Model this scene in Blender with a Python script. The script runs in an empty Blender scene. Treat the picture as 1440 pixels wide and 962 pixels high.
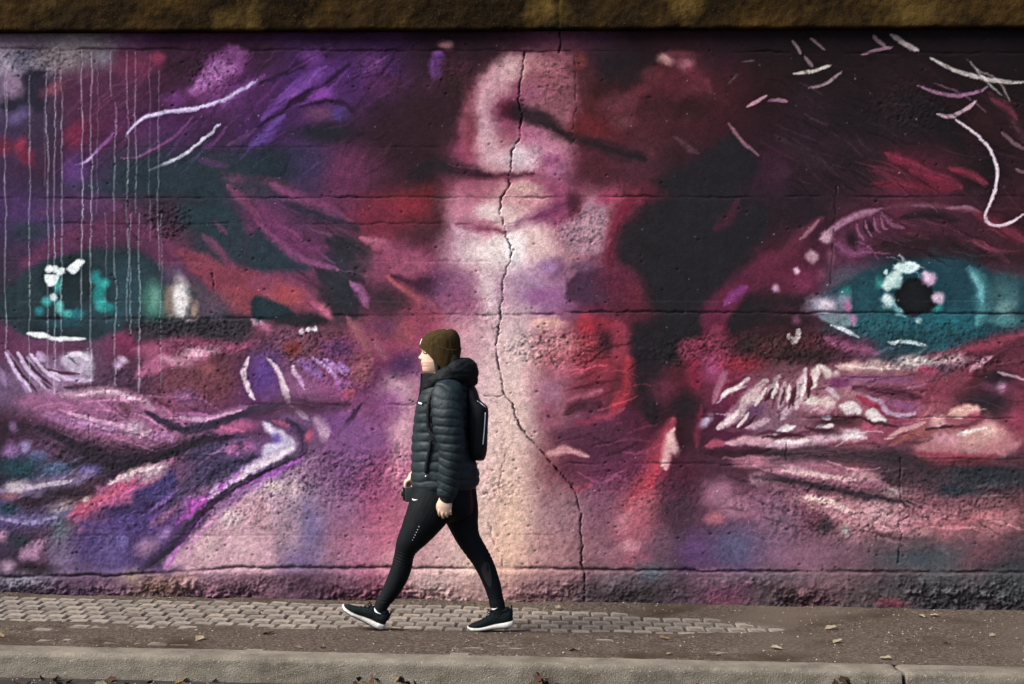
import bpy, bmesh, math, random
import numpy as np
from mathutils import Vector, Matrix, noise as mnoise

# ------------------------------------------------------------------ camera, sky, sun, exposure
SC = bpy.context.scene
COL = SC.collection
R = math.radians
F_PX, CAM_H, CAM_D, YAW = 2346.0, 1.585, 10.1, R(1.4)      # focal length in pixels of a 1440 px wide frame
CAM_X = CAM_D * math.tan(YAW)
cam = bpy.data.cameras.new('camera')
cam_o = bpy.data.objects.new('camera', cam); COL.objects.link(cam_o)
cam.sensor_width = 36.0; cam.lens = 36.0 * F_PX / 1440.0
cam.clip_start = 0.1; cam.clip_end = 2000
cam_o.location = (CAM_X, -CAM_D, CAM_H); cam_o.rotation_euler = (R(90), 0, YAW)
SC.camera = cam_o

SUN_EL, SUN_AZ = 44.0, -66.0          # azimuth measured from the camera side of the wall, negative = from the left
world = bpy.data.worlds.new('World'); SC.world = world; world.use_nodes = True
nt = world.node_tree; nt.nodes.clear()
wo = nt.nodes.new('ShaderNodeOutputWorld'); bg = nt.nodes.new('ShaderNodeBackground'); sky = nt.nodes.new('ShaderNodeTexSky')
sky.sky_type = 'NISHITA'; sky.sun_disc = False
sky.sun_elevation = R(SUN_EL)
sdir = Vector((math.sin(R(SUN_AZ)) * math.cos(R(SUN_EL)), -math.cos(R(SUN_AZ)) * math.cos(R(SUN_EL)), math.sin(R(SUN_EL))))  # towards the sun
sky.sun_rotation = math.atan2(sdir.x, sdir.y)
sky.air_density = 1.0; sky.dust_density = 2.0; sky.ozone_density = 1.0
nt.links.new(sky.outputs[0], bg.inputs[0]); nt.links.new(bg.outputs[0], wo.inputs[0])
bg.inputs[1].default_value = 0.065
sun = bpy.data.lights.new('sun', 'SUN'); sun_o = bpy.data.objects.new('sun', sun); COL.objects.link(sun_o)
sun.energy = 2.9; sun.angle = R(34); sun.color = (1.0, 0.955, 0.90)
sun_o.rotation_euler = sdir.to_track_quat('Z', 'Y').to_euler()
vs = SC.view_settings
vs.view_transform = 'Standard'; vs.look = 'None'; vs.gamma = 1.0; vs.use_curve_mapping = False
vs.exposure = 1.72

# ------------------------------------------------------------------ helpers
SLOPE, XG = 0.0155, -0.4               # the street falls gently towards +x
def gz(x): return -SLOPE * (x - XG)
def proj(x, y, z):
    s, c = math.sin(YAW), math.cos(YAW)
    dx, dy = x - CAM_X, y + CAM_D
    d = -dx * s + dy * c
    return 720 + F_PX * (dx * c + dy * s) / d, 481 - F_PX * (z - CAM_H) / d
def ray(u, v):
    a, b = (u - 720) / F_PX, (481 - v) / F_PX
    s, c = math.sin(YAW), math.cos(YAW)
    return Vector((c * a - s, s * a + c, b))
def on_ground(u, v, dz=0.0):           # point of the sloping ground that the photograph shows at (u, v)
    d = ray(u, v)
    t = (dz + SLOPE * XG - SLOPE * CAM_X - CAM_H) / (d.z + SLOPE * d.x)
    return Vector((CAM_X + d.x * t, -CAM_D + d.y * t, CAM_H + d.z * t))
def on_plane(u, v, y):
    d = ray(u, v); t = (y + CAM_D) / d.y
    return Vector((CAM_X + d.x * t, y, CAM_H + d.z * t))

def srgb(h):
    h = h.lstrip('#'); return np.array([int(h[i:i + 2], 16) / 255.0 for i in (0, 2, 4)])
def lin(c):
    c = np.asarray(c, dtype=float)
    return np.where(c <= 0.04045, c / 12.92, ((np.maximum(c, 0) + 0.055) / 1.055) ** 2.4)

def link(o, parent=None):
    COL.objects.link(o)
    if parent is not None: o.parent = parent
    return o
def tag(o, label=None, cat=None, group=None, kind=None):
    if label: o['label'] = label
    if cat: o['category'] = cat
    if group: o['group'] = group
    if kind: o['kind'] = kind
    return o
def mesh_np(name, co, faces, mat, parent=None, smooth=True, col=None):
    """co (n,3); faces (m,4) int array"""
    me = bpy.data.meshes.new(name)
    co = np.asarray(co, dtype=np.float32); faces = np.asarray(faces, dtype=np.int32)
    me.vertices.add(len(co)); me.vertices.foreach_set('co', co.ravel())
    k = faces.shape[1]
    me.loops.add(faces.size); me.loops.foreach_set('vertex_index', faces.ravel())
    me.polygons.add(len(faces))
    me.polygons.foreach_set('loop_start', np.arange(0, faces.size, k, dtype=np.int32))
    me.polygons.foreach_set('loop_total', np.full(len(faces), k, dtype=np.int32))
    me.polygons.foreach_set('use_smooth', np.full(len(faces), smooth))
    if col is not None:
        at = me.attributes.new('paint', 'FLOAT_COLOR', 'POINT')
        at.data.foreach_set('color', np.concatenate([col, np.ones((len(col), 1))], 1).astype(np.float32).ravel())
    me.update(calc_edges=True); me.validate()
    if mat: me.materials.append(mat)
    return link(bpy.data.objects.new(name, me), parent)
def grid_faces(nr, nc, off=0):
    i = np.arange(nr - 1)[:, None] * nc + np.arange(nc - 1)[None, :] + off
    return np.stack([i, i + 1, i + nc + 1, i + nc], -1).reshape(-1, 4)
def mesh_py(name, verts, faces, mat, parent=None, smooth=True):
    me = bpy.data.meshes.new(name); me.from_pydata([tuple(v) for v in verts], [], faces); me.update()
    bm = bmesh.new(); bm.from_mesh(me); bmesh.ops.recalc_face_normals(bm, faces=bm.faces); bm.to_mesh(me); bm.free()
    for p in me.polygons: p.use_smooth = smooth
    if mat: me.materials.append(mat)
    return link(bpy.data.objects.new(name, me), parent)

# value noise on numpy arrays
_T = np.random.default_rng(7).random((256, 256))
def vn(x, y, seed=0):
    x = np.asarray(x, dtype=float) + seed * 17.37; y = np.asarray(y, dtype=float) + seed * 31.91
    xi = np.floor(x).astype(int); yi = np.floor(y).astype(int)
    fx = x - xi; fy = y - yi
    fx = fx * fx * (3 - 2 * fx); fy = fy * fy * (3 - 2 * fy)
    a = _T[xi & 255, yi & 255]; b = _T[(xi + 1) & 255, yi & 255]
    c = _T[xi & 255, (yi + 1) & 255]; d = _T[(xi + 1) & 255, (yi + 1) & 255]
    return (a * (1 - fx) + b * fx) * (1 - fy) + (c * (1 - fx) + d * fx) * fy
def fbm(x, y, seed=0, oct=4, gain=0.55):
    s = 0; a = 1.0; t = 0
    for k in range(oct):
        s = s + a * vn(x * 2 ** k, y * 2 ** k, seed + k * 3); t += a; a *= gain
    return s / t
def sstep(a, b, x):
    t = np.clip((x - a) / (b - a), 0, 1); return t * t * (3 - 2 * t)

# ------------------------------------------------------------------ materials
def new_mat(name):
    m = bpy.data.materials.new(name); m.use_nodes = True
    t = m.node_tree; b = t.nodes['Principled BSDF']; return m, t, b
def add_bump(t, b, scale, strength, dist=0.01, detail=6, coord='Object', kind='noise', stretch=None):
    tc = t.nodes.new('ShaderNodeTexCoord'); src = tc.outputs[coord]
    if stretch:
        mp = t.nodes.new('ShaderNodeMapping'); mp.inputs['Scale'].default_value = stretch
        t.links.new(src, mp.inputs[0]); src = mp.outputs[0]
    if kind == 'noise':
        n = t.nodes.new('ShaderNodeTexNoise'); n.inputs['Scale'].default_value = scale; n.inputs['Detail'].default_value = detail
    else:
        n = t.nodes.new('ShaderNodeTexWave'); n.inputs['Scale'].default_value = scale; n.bands_direction = kind
        n.inputs['Distortion'].default_value = 0.6
    t.links.new(src, n.inputs[0])
    bp = t.nodes.new('ShaderNodeBump'); bp.inputs['Strength'].default_value = strength; bp.inputs['Distance'].default_value = dist
    t.links.new(n.outputs['Fac'], bp.inputs['Height']); t.links.new(bp.outputs[0], b.inputs['Normal'])
    return bp
def simple(name, c, rough=0.6, spec=0.4, var=0.25, vscale=12, bump=None, **kw):
    m, t, b = new_mat(name)
    c = lin(srgb(c)) if isinstance(c, str) else np.array(c, dtype=float)
    tc = t.nodes.new('ShaderNodeTexCoord'); n = t.nodes.new('ShaderNodeTexNoise')
    n.inputs['Scale'].default_value = vscale; n.inputs['Detail'].default_value = 5
    t.links.new(tc.outputs['Object'], n.inputs[0])
    rp = t.nodes.new('ShaderNodeValToRGB')
    rp.color_ramp.elements[0].position = 0.3; rp.color_ramp.elements[1].position = 0.7
    rp.color_ramp.elements[0].color = (*np.clip(c * (1 - var), 0, 1), 1); rp.color_ramp.elements[1].color = (*np.clip(c * (1 + var), 0, 1), 1)
    t.links.new(n.outputs['Fac'], rp.inputs[0]); t.links.new(rp.outputs[0], b.inputs['Base Color'])
    b.inputs['Roughness'].default_value = rough; b.inputs['Specular IOR Level'].default_value = spec
    if bump: add_bump(t, b, *bump, **kw)
    return m
def ramp_mat(name, cols, scale, rough=0.85, spec=0.25, detail=8, bump=(60, 0.5), stretch=None, extra=None):
    """noise -> several colours; extra = (colour, scale, lo, hi) a second stain layer"""
    m, t, b = new_mat(name)
    tc = t.nodes.new('ShaderNodeTexCoord'); mp = t.nodes.new('ShaderNodeMapping')
    if stretch: mp.inputs['Scale'].default_value = stretch
    t.links.new(tc.outputs['Object'], mp.inputs[0])
    n = t.nodes.new('ShaderNodeTexNoise'); n.inputs['Scale'].default_value = scale; n.inputs['Detail'].default_value = detail
    n.inputs['Roughness'].default_value = 0.65
    t.links.new(mp.outputs[0], n.inputs[0])
    rp = t.nodes.new('ShaderNodeValToRGB'); cr = rp.color_ramp
    while len(cr.elements) < len(cols): cr.elements.new(0.5)
    for k, c in enumerate(cols):
        cr.elements[k].position = 0.28 + 0.44 * k / max(1, len(cols) - 1)
        cr.elements[k].color = (*lin(srgb(c)), 1)
    t.links.new(n.outputs['Fac'], rp.inputs[0]); out = rp.outputs[0]
    if extra:
        for (ec, es, lo, hi) in extra:
            n2 = t.nodes.new('ShaderNodeTexNoise'); n2.inputs['Scale'].default_value = es; n2.inputs['Detail'].default_value = 6
            t.links.new(tc.outputs['Object'], n2.inputs[0])
            r2 = t.nodes.new('ShaderNodeMapRange'); r2.inputs[1].default_value = lo; r2.inputs[2].default_value = hi
            t.links.new(n2.outputs['Fac'], r2.inputs[0])
            mx = t.nodes.new('ShaderNodeMix'); mx.data_type = 'RGBA'
            t.links.new(r2.outputs[0], mx.inputs['Factor']); t.links.new(out, mx.inputs[6]); mx.inputs[7].default_value = (*lin(srgb(ec)), 1)
            out = mx.outputs[2]
    t.links.new(out, b.inputs['Base Color'])
    b.inputs['Roughness'].default_value = rough; b.inputs['Specular IOR Level'].default_value = spec
    if bump: add_bump(t, b, bump[0], bump[1])
    return m

# ------------------------------------------------------------------ the mural: a small software painter (canvas in wall pixels)
CW, CH, CY0 = 1440, 840, 30
base_rows = {
 60: '4a3545 4c3f48 4e3f46 4a2344 3a1a30 421c38 33182c 351a3c 2c1428 341638 24121e 26121c 3a1c28 5a2c40 3c2030 241016 2a1218 24121a 1c1014 1a0f12 1a0f13 1c1014 180e11 150c10 120a0c',
 120: '5a4a62 443448 4a2a3c 4e2442 3a1830 6a346a 4a2050 3e1c50 4a2462 431f58 3a1c30 2a1420 7a4a50 84484e 3a1518 30161c 5c2a34 3c161e 241014 22141a 1c1014 241418 1e1014 201216 1a0e12',
 180: '3a2c4c 3a2c44 561f40 50234a 4a2352 3c1e40 3e1c4e 422050 3a1c38 2c1624 32181f 6a3040 904858 5a2a38 5a1c24 4a1e26 3c1820 34141c 26121a 261620 1c1218 1e141a 181014 2a1218 241218',
 240: '3c2444 3a2038 44264e 283440 22303a 25333c 24313c 38284a 5a2648 3c1c2c 2a161e 8a3c54 c07482 a04c6c 4c1e2c 46202c 2c181e 1e1a20 36182a 28161e 22161c 4a1a28 481a28 1c1418 2a141c',
 300: '3c2852 44305a 482c52 4e2c44 3a2636 26323c 5e2c52 4a2a48 602a48 6e2230 5c202a b46a7c dcb4b0 8c3c60 a4606e 6e1c30 221a20 1e1c22 261820 221820 46202e 58243a 4a2030 3c1c28 34161f',
 360: '38283f 4a2850 562848 3a2c3c 602c46 2a3640 6a3052 6a3054 2e2c38 8c3c58 7c3450 d0a0a8 e4ccc8 b8848c 8a4c62 3a1c26 1e1e24 1e1c20 3a1822 4e2034 5a2c44 301822 2e161f 42202c 3c1a24',
 420: '2c2c36 28383e 20343a 28424a 70686c 4a3a48 8c3844 4a2c3c 28262e 5c2c40 8a3c50 a0607c b8889c 8a547c 4a2038 5c1e2c 201c22 561e36 5a1e36 4a2438 4a6a70 1f4a54 1e3c46 1c4450 3c6c74',
 480: '5a2c4a 6a4868 58405a 7a2c50 4a2c38 54303c 5a3448 6c4050 7c3c50 8c3c58 903c54 c08090 d0aaa8 c06a72 8a2c38 5a2030 3c1c24 6c2038 2c181c 4c242c 5a2c44 24404a 2a545e 5c2c3c 5c2838',
 540: '6a5070 8c6c8c 8a6884 5c3850 7a3c50 6a3440 5a3060 845078 8a4470 5c2c50 a05878 c89ca4 d8b4b0 9c5468 7c2c3c 3c1c24 521c28 7a2c48 885060 986070 a87078 a05a68 903c50 4a242c 6c2c40',
 600: '3c2030 7a4068 9c5c84 945878 8a5078 6c3c64 5a3458 6a4870 7a4478 8c4c78 c08898 d8aeb0 d8b4ac 8c5060 5c2c44 4c1c30 301820 5a2440 80586a 8a5464 94505f 8c4058 a06068 90505c 8a3c4c',
 660: '2c2838 38384c 302832 3c3040 7a4c70 3c3454 7a6090 a8849c 7c4878 8c4068 c4788c d8b0b0 d8b0a4 8a5058 6c3050 6a2c48 4a1e30 4a2838 6c4450 985c70 8c4c5c 3c2c34 4a2c34 2c2c34 34282e',
 720: '5a4a7a 4a3a58 7c445c 4a3a7a 5a3c70 a06c8c c8a0b0 a88494 8a5c80 a44c70 c48890 d8b4a8 dcae98 a47880 7c4c60 a84c5c 4a3040 6a3c50 8c5c74 704050 b07880 8c5c64 84505c 88545c 7a4850',
 780: '3a2c40 54384c 5a4468 4c3868 443060 b08498 b8909c a47c90 8c6078 a05870 bc8890 d4b0a0 d0a090 a47478 90606c a0586a 4c3a44 5c3a60 70506a 74505f 6c4c58 54464c 4c4a4e 6a444e 4a3c44',
 840: '4a4250 503f50 58405a 8a6a68 8a6468 80586a 7c5464 5c4050 74485a 8c5064 a8787c b8908c a87878 806064 54464a 4c4244 5c4650 744658 5c4c4e 6c4a50 544648 50484a 4c484a 4c4848 484446',
}
def mural():
    rng = np.random.default_rng(3)
    ys = sorted(base_rows); G = np.array([[srgb(h) for h in base_rows[y].split()] for y in ys])
    V, U = np.mgrid[0:CH, 0:CW].astype(float); V += CY0
    wx = U + 26 * (fbm(U / 55, V / 55, 1) - .5); wy = V + 26 * (fbm(U / 55, V / 55, 5) - .5)
    gx = np.clip(wx / 60, 0, 23.999); gyv = np.clip((wy - 60) / 60, 0, 12.999)
    ix = gx.astype(int); iy = gyv.astype(int)
    fx = (gx - ix)[..., None]; fy = (gyv - iy)[..., None]; fx = fx * fx * (3 - 2 * fx); fy = fy * fy * (3 - 2 * fy)
    C = (G[iy, ix] * (1 - fx) + G[iy, ix + 1] * fx) * (1 - fy) + (G[iy + 1, ix] * (1 - fx) + G[iy + 1, ix + 1] * fx) * fy
    NA = fbm(U / 14, V / 14, 11, 3) - .5          # ragged edges
    NB = vn(U / 2.2, V / 2.2, 23) - .5            # fine grain

    def spline(pts, closed=False, step=6.0):
        P = np.array(pts, dtype=float)
        if len(P) == 2 and not closed:
            n = max(2, int(np.hypot(*(P[1] - P[0])) / step) + 1)
            return P[0] + (P[1] - P[0]) * np.linspace(0, 1, n)[:, None]
        if closed: Q = np.vstack([P[-1], P, P[0], P[1]])
        else: Q = np.vstack([2 * P[0] - P[1], P, 2 * P[-1] - P[-2]])
        out = []
        for k in range(1, len(Q) - 2):
            p0, p1, p2, p3 = Q[k - 1:k + 3]
            n = max(2, int(np.hypot(*(p2 - p1)) / step) + 1)
            t = np.linspace(0, 1, n, endpoint=False)[:, None]
            out.append(.5 * ((2 * p1) + (p2 - p0) * t + (2 * p0 - 5 * p1 + 4 * p2 - p3) * t ** 2 + (3 * p1 - p0 - 3 * p2 + p3) * t ** 3))
        out.append(P[:1] if closed else P[-1:])
        return np.vstack(out)
    def box(P, pad):
        x0 = max(0, int(P[:, 0].min() - pad)); x1 = min(CW, int(P[:, 0].max() + pad) + 2)
        y0 = max(0, int(P[:, 1].min() - CY0 - pad)); y1 = min(CH, int(P[:, 1].max() - CY0 + pad) + 2)
        return x0, x1, y0, y1
    def comp(sl, col, a):
        C[sl] += (col - C[sl]) * a[..., None]
    def S(col, w, pts, soft=.45, a=.95, taper=.3, dry=.35):
        """brush stroke of width w along pts"""
        soft = min(.95, soft * 1.35)
        P = spline(pts); x0, x1, y0, y1 = box(P, w * 1.3 + 4)
        if x1 <= x0 or y1 <= y0: return
        X = U[y0:y1, x0:x1]; Y = V[y0:y1, x0:x1]
        best = np.full(X.shape, 1e9); T = np.zeros(X.shape); SG = np.zeros(X.shape)
        n = len(P) - 1
        for k in range(n):
            ax, ay = P[k]; bx, by = P[k + 1] - P[k]; L2 = bx * bx + by * by + 1e-9
            t = np.clip(((X - ax) * bx + (Y - ay) * by) / L2, 0, 1)
            dx = X - ax - t * bx; dy = Y - ay - t * by; d = dx * dx + dy * dy
            m = d < best
            best[m] = d[m]; T[m] = (k + t[m]) / n; SG[m] = (dx * by - dy * bx)[m]
        d = np.sqrt(best); s = np.sign(SG) * d
        prof = np.minimum(1, np.minimum(T, 1 - T) / max(taper, 1e-3)) ** .6 * .75 + .25
        r = w * .5 * prof * (1 + .55 * NA[y0:y1, x0:x1])
        al = 1 - sstep(1 - soft, 1 + soft * .8, d / np.maximum(r, .3))
        Lt = n * 6.0
        br = vn(T * Lt / 26 + w, s / 1.7 + 40, 3)
        al = al * (1 - dry * sstep(.45, .95, br)) * a
        comp((slice(y0, y1), slice(x0, x1)), srgb(col) * (1 + .10 * (br[..., None] - .5)), al)
    def B(col, soft, pts, a=.95):
        """filled soft-edged shape"""
        P = spline(pts, True, 5); x0, x1, y0, y1 = box(P, soft + 6)
        if x1 <= x0 or y1 <= y0: return
        X = U[y0:y1, x0:x1]; Y = V[y0:y1, x0:x1]
        best = np.full(X.shape, 1e9); ins = np.zeros(X.shape, bool)
        for k in range(len(P) - 1):
            ax, ay = P[k]; cx, cy = P[k + 1]; bx, by = cx - ax, cy - ay; L2 = bx * bx + by * by + 1e-9
            t = np.clip(((X - ax) * bx + (Y - ay) * by) / L2, 0, 1)
            best = np.minimum(best, (X - ax - t * bx) ** 2 + (Y - ay - t * by) ** 2)
            if ay != cy:
                cr = ((ay > Y) != (cy > Y)) & (X < (cx - ax) * (Y - ay) / (cy - ay) + ax); ins ^= cr
        sd = np.sqrt(best) * np.where(ins, 1, -1) + NA[y0:y1, x0:x1] * (2 + soft * 1.1)
        al = sstep(-soft, soft, sd) * a
        comp((slice(y0, y1), slice(x0, x1)), srgb(col) * (1 + .16 * NA[y0:y1, x0:x1, None]), al)
    def D(col, x, y, rx, ry, soft=.6, a=.92, rot=0):
        """dab"""
        q = max(rx, ry) * (1 + soft); x0 = max(0, int(x - q)); x1 = min(CW, int(x + q) + 2); y0 = max(0, int(y - CY0 - q)); y1 = min(CH, int(y - CY0 + q) + 2)
        if x1 <= x0 or y1 <= y0: return
        X = U[y0:y1, x0:x1] - x; Y = V[y0:y1, x0:x1] - y
        c, s = math.cos(R(rot)), math.sin(R(rot))
        d = np.hypot((X * c + Y * s) / rx, (-X * s + Y * c) / ry) * (1 + .55 * NA[y0:y1, x0:x1]); soft = min(1, soft * 1.2)
        al = (1 - sstep(1 - soft, 1 + soft, d)) * a
        comp((slice(y0, y1), slice(x0, x1)), srgb(col) * (1 + .14 * NA[y0:y1, x0:x1, None]), al)

    # loose underpainting: short strokes that follow the sweep of the picture
    for k in range(1100):
        x, y = rng.uniform(0, 1440), rng.uniform(60, 850)
        if 640 < x < 790 and y > 250: continue
        ang = (-38 if y < 260 else (28 if y < 470 else -32)) if x < 600 else ((35 if y < 260 else -35) if x < 1050 else (28 if y < 260 else (-18 if y < 640 else 12)))
        ang = R(ang + rng.normal(0, 16)); L = rng.uniform(10, 34); w = rng.uniform(3, 10)
        c = C[int(np.clip(y - CY0, 0, CH - 1)), int(min(x, 1439))] * rng.uniform(.72, 1.3) * (1 + rng.normal(0, .05, 3))
        c = np.clip(c, 0, 1); h = '%02x%02x%02x' % tuple(int(v * 255) for v in c)
        S(h, w, [(x, y), (x + L * math.cos(ang), y + L * math.sin(ang) + rng.normal(0, 2))], soft=.8, a=.45, dry=.5)

    # --- upper left: worn concrete, lilac hair
    for x, y, rx, ry, c in ((10, 85, 24, 24, 'a496a8'), (35, 82, 16, 16, '5e5a70'), (70, 85, 24, 18, '84767c'), (105, 82, 26, 20, '84787a'), (145, 82, 16, 14, '78747e'), (110, 58, 55, 11, '7c6c70'), (30, 58, 36, 10, '6e5868')):
        D(c, x, y, rx, ry, .8)
    D('8a6c88', 15, 118, 15, 14); B('231f30', 6, [(32, 105), (60, 98), (66, 130), (60, 155), (20, 158), (0, 150), (8, 138), (34, 135)])
    D('5a4a78', 25, 163, 18, 10, rot=-30); D('4e2240', 120, 130, 40, 30, .9); D('8c2642', 28, 205, 9, 14, rot=20); D('7a2242', 105, 188, 12, 20, rot=30)
    D('7a1f3a', 38, 222, 9, 10); D('6a2036', 5, 205, 12, 14); D('7c3c50', 75, 125, 16, 8, rot=-30); D('34192c', 255, 90, 28, 24, .9); D('6c2844', 190, 90, 28, 16, .8); D('8a2c4a', 222, 80, 10, 8)
    B('7c3e7a', 8, [(262, 133), (275, 108), (298, 78), (322, 66), (346, 74), (338, 100), (310, 120), (285, 133)])
    B('a060a0', 6, [(270, 128), (282, 105), (300, 88), (318, 84), (330, 95), (312, 112), (288, 126)], .8); D('6a3070', 245, 140, 16, 12); D('5c2c68', 320, 140, 30, 10, rot=-25)
    S('6f3a7c', 14, [(285, 150), (320, 138), (350, 118), (370, 105)], .7)
    S('a892c0', 6, [(176, 192), (186, 178), (205, 164), (240, 156), (280, 152), (312, 141), (345, 122), (362, 110)], .3, taper=.2, dry=.1)
    S('c4b4d4', 3.4, [(188, 176), (206, 163), (240, 155.5), (280, 151.5), (310, 141), (332, 130)], .3, dry=.1)
    S('a8a0bc', 5, [(208, 239), (235, 228), (260, 215), (285, 198), (300, 182), (309, 172)], .3, dry=.2)
    S('c0c0cc', 2.6, [(230, 230), (258, 216), (284, 198), (292, 190)], .3)
    S('7a3a72', 4, [(170, 222), (200, 218), (230, 200), (250, 188), (270, 163)]); S('7c4888', 5, [(100, 233), (120, 226), (140, 208), (160, 186)]); S('b090bc', 3, [(104, 232), (122, 225), (136, 212)], .3)
    S('5a2c60', 6, [(288, 210), (305, 195), (317, 176)]); S('54305c', 8, [(320, 205), (345, 190), (362, 180)]); S('4a2c50', 10, [(275, 224), (300, 230), (322, 234)])
    D('5a3272', 103, 245, 16, 22); D('7a3454', 335, 258, 22, 12, rot=20); D('22303a', 215, 245, 55, 16, .9)
    # --- purple field left of the nose
    D('471f5c', 485, 115, 60, 42, .8); D('5c2c7a', 455, 108, 22, 18, .9)
    S('6a3690', 14, [(366, 168), (395, 140), (425, 112), (450, 95)], .7); S('6f3a8c', 9, [(400, 142), (430, 118), (455, 100)], .6); S('27122c', 9, [(392, 158), (420, 138), (455, 118), (480, 100), (492, 90)], .7)
    S('2a1430', 9, [(362, 118), (390, 108), (420, 95), (440, 84)], .7); S('432060', 6, [(388, 112), (408, 105), (425, 98)], .6); D('7a3492', 452, 132, 16, 11, rot=-15); D('66307c', 440, 80, 14, 12)
    S('5e388c', 17, [(352, 205), (372, 190), (392, 168), (398, 160)], .7); S('2a1a38', 6, [(360, 178), (378, 168), (392, 158)])
    D('60306a', 522, 88, 18, 14); D('5c245c', 540, 120, 26, 16, .9); B('6a3484', 5, [(610, 75), (622, 73), (626, 90), (620, 108), (608, 112), (605, 95)]); D('a8656e', 627, 63, 10, 6); D('5c2850', 604, 118, 8, 12)
    D('4c2030', 645, 105, 22, 24, .9); D('34201c', 640, 120, 14, 14, .9)
    D('5f3456', 452, 160, 22, 10); D('48347c', 478, 159, 13, 9); S('2a1430', 7, [(420, 150), (450, 143), (480, 145), (500, 160)], .7); D('1b1e26', 458, 186, 42, 13); D('1b2a32', 385, 230, 36, 22, .8); D('352a4c', 440, 228, 28, 22, .8)
    D('632a4c', 498, 236, 34, 24, .9); D('2b161e', 600, 165, 80, 55, .9); D('5c2c44', 385, 258, 30, 8, rot=10)
    def strands(n, x0, x1, y0, y1, ang, spread, wmax=4.0, al=.6):
        for k in range(n):
            x, y = rng.uniform(x0, x1), rng.uniform(y0, y1); L = rng.uniform(28, 85); a0 = R(ang + rng.normal(0, spread)); bend = rng.normal(0, .10) * L
            mx, my = x + .5 * L * math.cos(a0) - bend * math.sin(a0), y + .5 * L * math.sin(a0) + bend * math.cos(a0)
            c = C[int(np.clip(my - CY0, 0, CH - 1)), int(np.clip(mx, 0, CW - 1))]; c = np.clip(c * (rng.uniform(1.25, 1.75) if k % 2 else rng.uniform(.45, .7)), 0, 1)
            S('%02x%02x%02x' % tuple(int(v * 255) for v in c), rng.uniform(1.6, wmax), [(x, y), (mx, my), (x + L * math.cos(a0), y + L * math.sin(a0))], .7, al, .45, .4)
    strands(80, 240, 540, 75, 250, -36, 6, 5, .34); strands(50, 60, 260, 110, 260, -42, 8, 5, .34); strands(40, 330, 480, 270, 400, 32, 8, 5)
    # --- nose
    B('7a3650', 16, [(742, 74), (700, 88), (672, 120), (656, 165), (646, 205), (658, 238), (705, 248), (745, 247), (778, 244), (803, 232), (805, 190), (804, 150), (805, 84), (770, 77)])
    B('9e5a68', 14, [(744, 77), (704, 92), (682, 122), (668, 165), (662, 205), (674, 234), (706, 244), (745, 244), (775, 242), (802, 230), (804, 190), (803, 150), (804, 85), (770, 79)])
    S('a43e66', 26, [(680, 122), (662, 170), (656, 205), (668, 236)], .95, .75, .2, .1)
    S('bc7e88', 50, [(740, 92), (706, 108), (688, 145), (684, 190), (702, 222), (745, 230)], .9, .9, .12, .1); S('c8969e', 34, [(736, 90), (706, 104), (686, 138), (682, 178), (692, 214), (722, 228), (752, 232)], .9, .9, .1, .1)
    D('d4aaaa', 728, 92, 22, 13, .9, rot=-15); D('cca0aa', 684, 176, 12, 32, .9); D('d0acb2', 716, 225, 30, 10, .9)
    D('94525c', 772, 104, 28, 22, .9); D('b07076', 756, 90, 18, 9, .9); D('7e4650', 786, 150, 20, 28, .9, .8); D('96506e', 742, 132, 20, 10, .9, rot=-12); D('7a3050', 716, 160, 24, 26, .95, .85); D('52182e', 718, 152, 16, 14, .9); D('32101c', 725, 158, 11, 10, .9)
    B('241a20', 9, [(722, 148), (744, 152), (766, 154), (786, 172), (804, 188), (802, 200), (780, 193), (758, 180), (735, 170), (722, 167)], .9)
    D('ac5c80', 752, 192, 22, 11, .9, rot=22); D('bc7892', 768, 210, 28, 15, .9, rot=12); D('ceacb8', 738, 220, 20, 15, .9); D('dcc6cc', 728, 217, 10, 9, .8); D('aa648c', 786, 236, 22, 15, .9); D('8a4068', 775, 226, 12, 10, .9, .7)
    D('7a3844', 660, 175, 10, 40, .9); D('4a2028', 822, 92, 18, 24, .8); D('703030', 815, 85, 10, 12)
    S('1e1a20', 20, [(572, 250), (608, 233), (640, 237), (690, 246)], .8, .85); S('4c1c30', 11, [(640, 238), (685, 247), (722, 247), (752, 243)], .9, .75)
    S('1d181d', 20, [(785, 184), (830, 200), (870, 213), (908, 224)], .75, .9); D('5c1c20', 825, 178, 24, 14, .8); D('4a1e28', 830, 235, 30, 20, .9)
    # --- the red hump right of the nose
    D('c08a84', 936, 83, 10, 8); D('a05a66', 963, 90, 11, 10); D('8c4248', 918, 105, 14, 10); S('62262f', 20, [(930, 92), (905, 120), (880, 142), (862, 148)], .8); S('6a2a38', 17, [(965, 95), (985, 112), (1000, 128)], .8)
    D('541c26', 945, 118, 34, 22, .8); D('5f2a34', 868, 148, 26, 16); D('5f2f36', 878, 172, 16, 9); D('2a1216', 965, 150, 30, 14, .8); S('4c2e36', 9, [(945, 190), (962, 203), (982, 215)], .7); D('6a2e3c', 955, 75, 22, 5)
    B('1c1a1f', 9, [(918, 256), (955, 238), (1000, 212), (1028, 188), (1058, 212), (1066, 240), (1030, 262), (960, 272)]); D('1b1519', 870, 92, 34, 22, .9)
    S('7a4c5a', 5, [(1024, 172), (1040, 195), (1066, 219)]); S('ac7688', 5, [(1050, 149), (1064, 142), (1078, 134)], .3); S('3c3234', 4, [(1023, 117), (1036, 103)]); S('503a42', 3, [(1042, 87), (1060, 85)])
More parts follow.
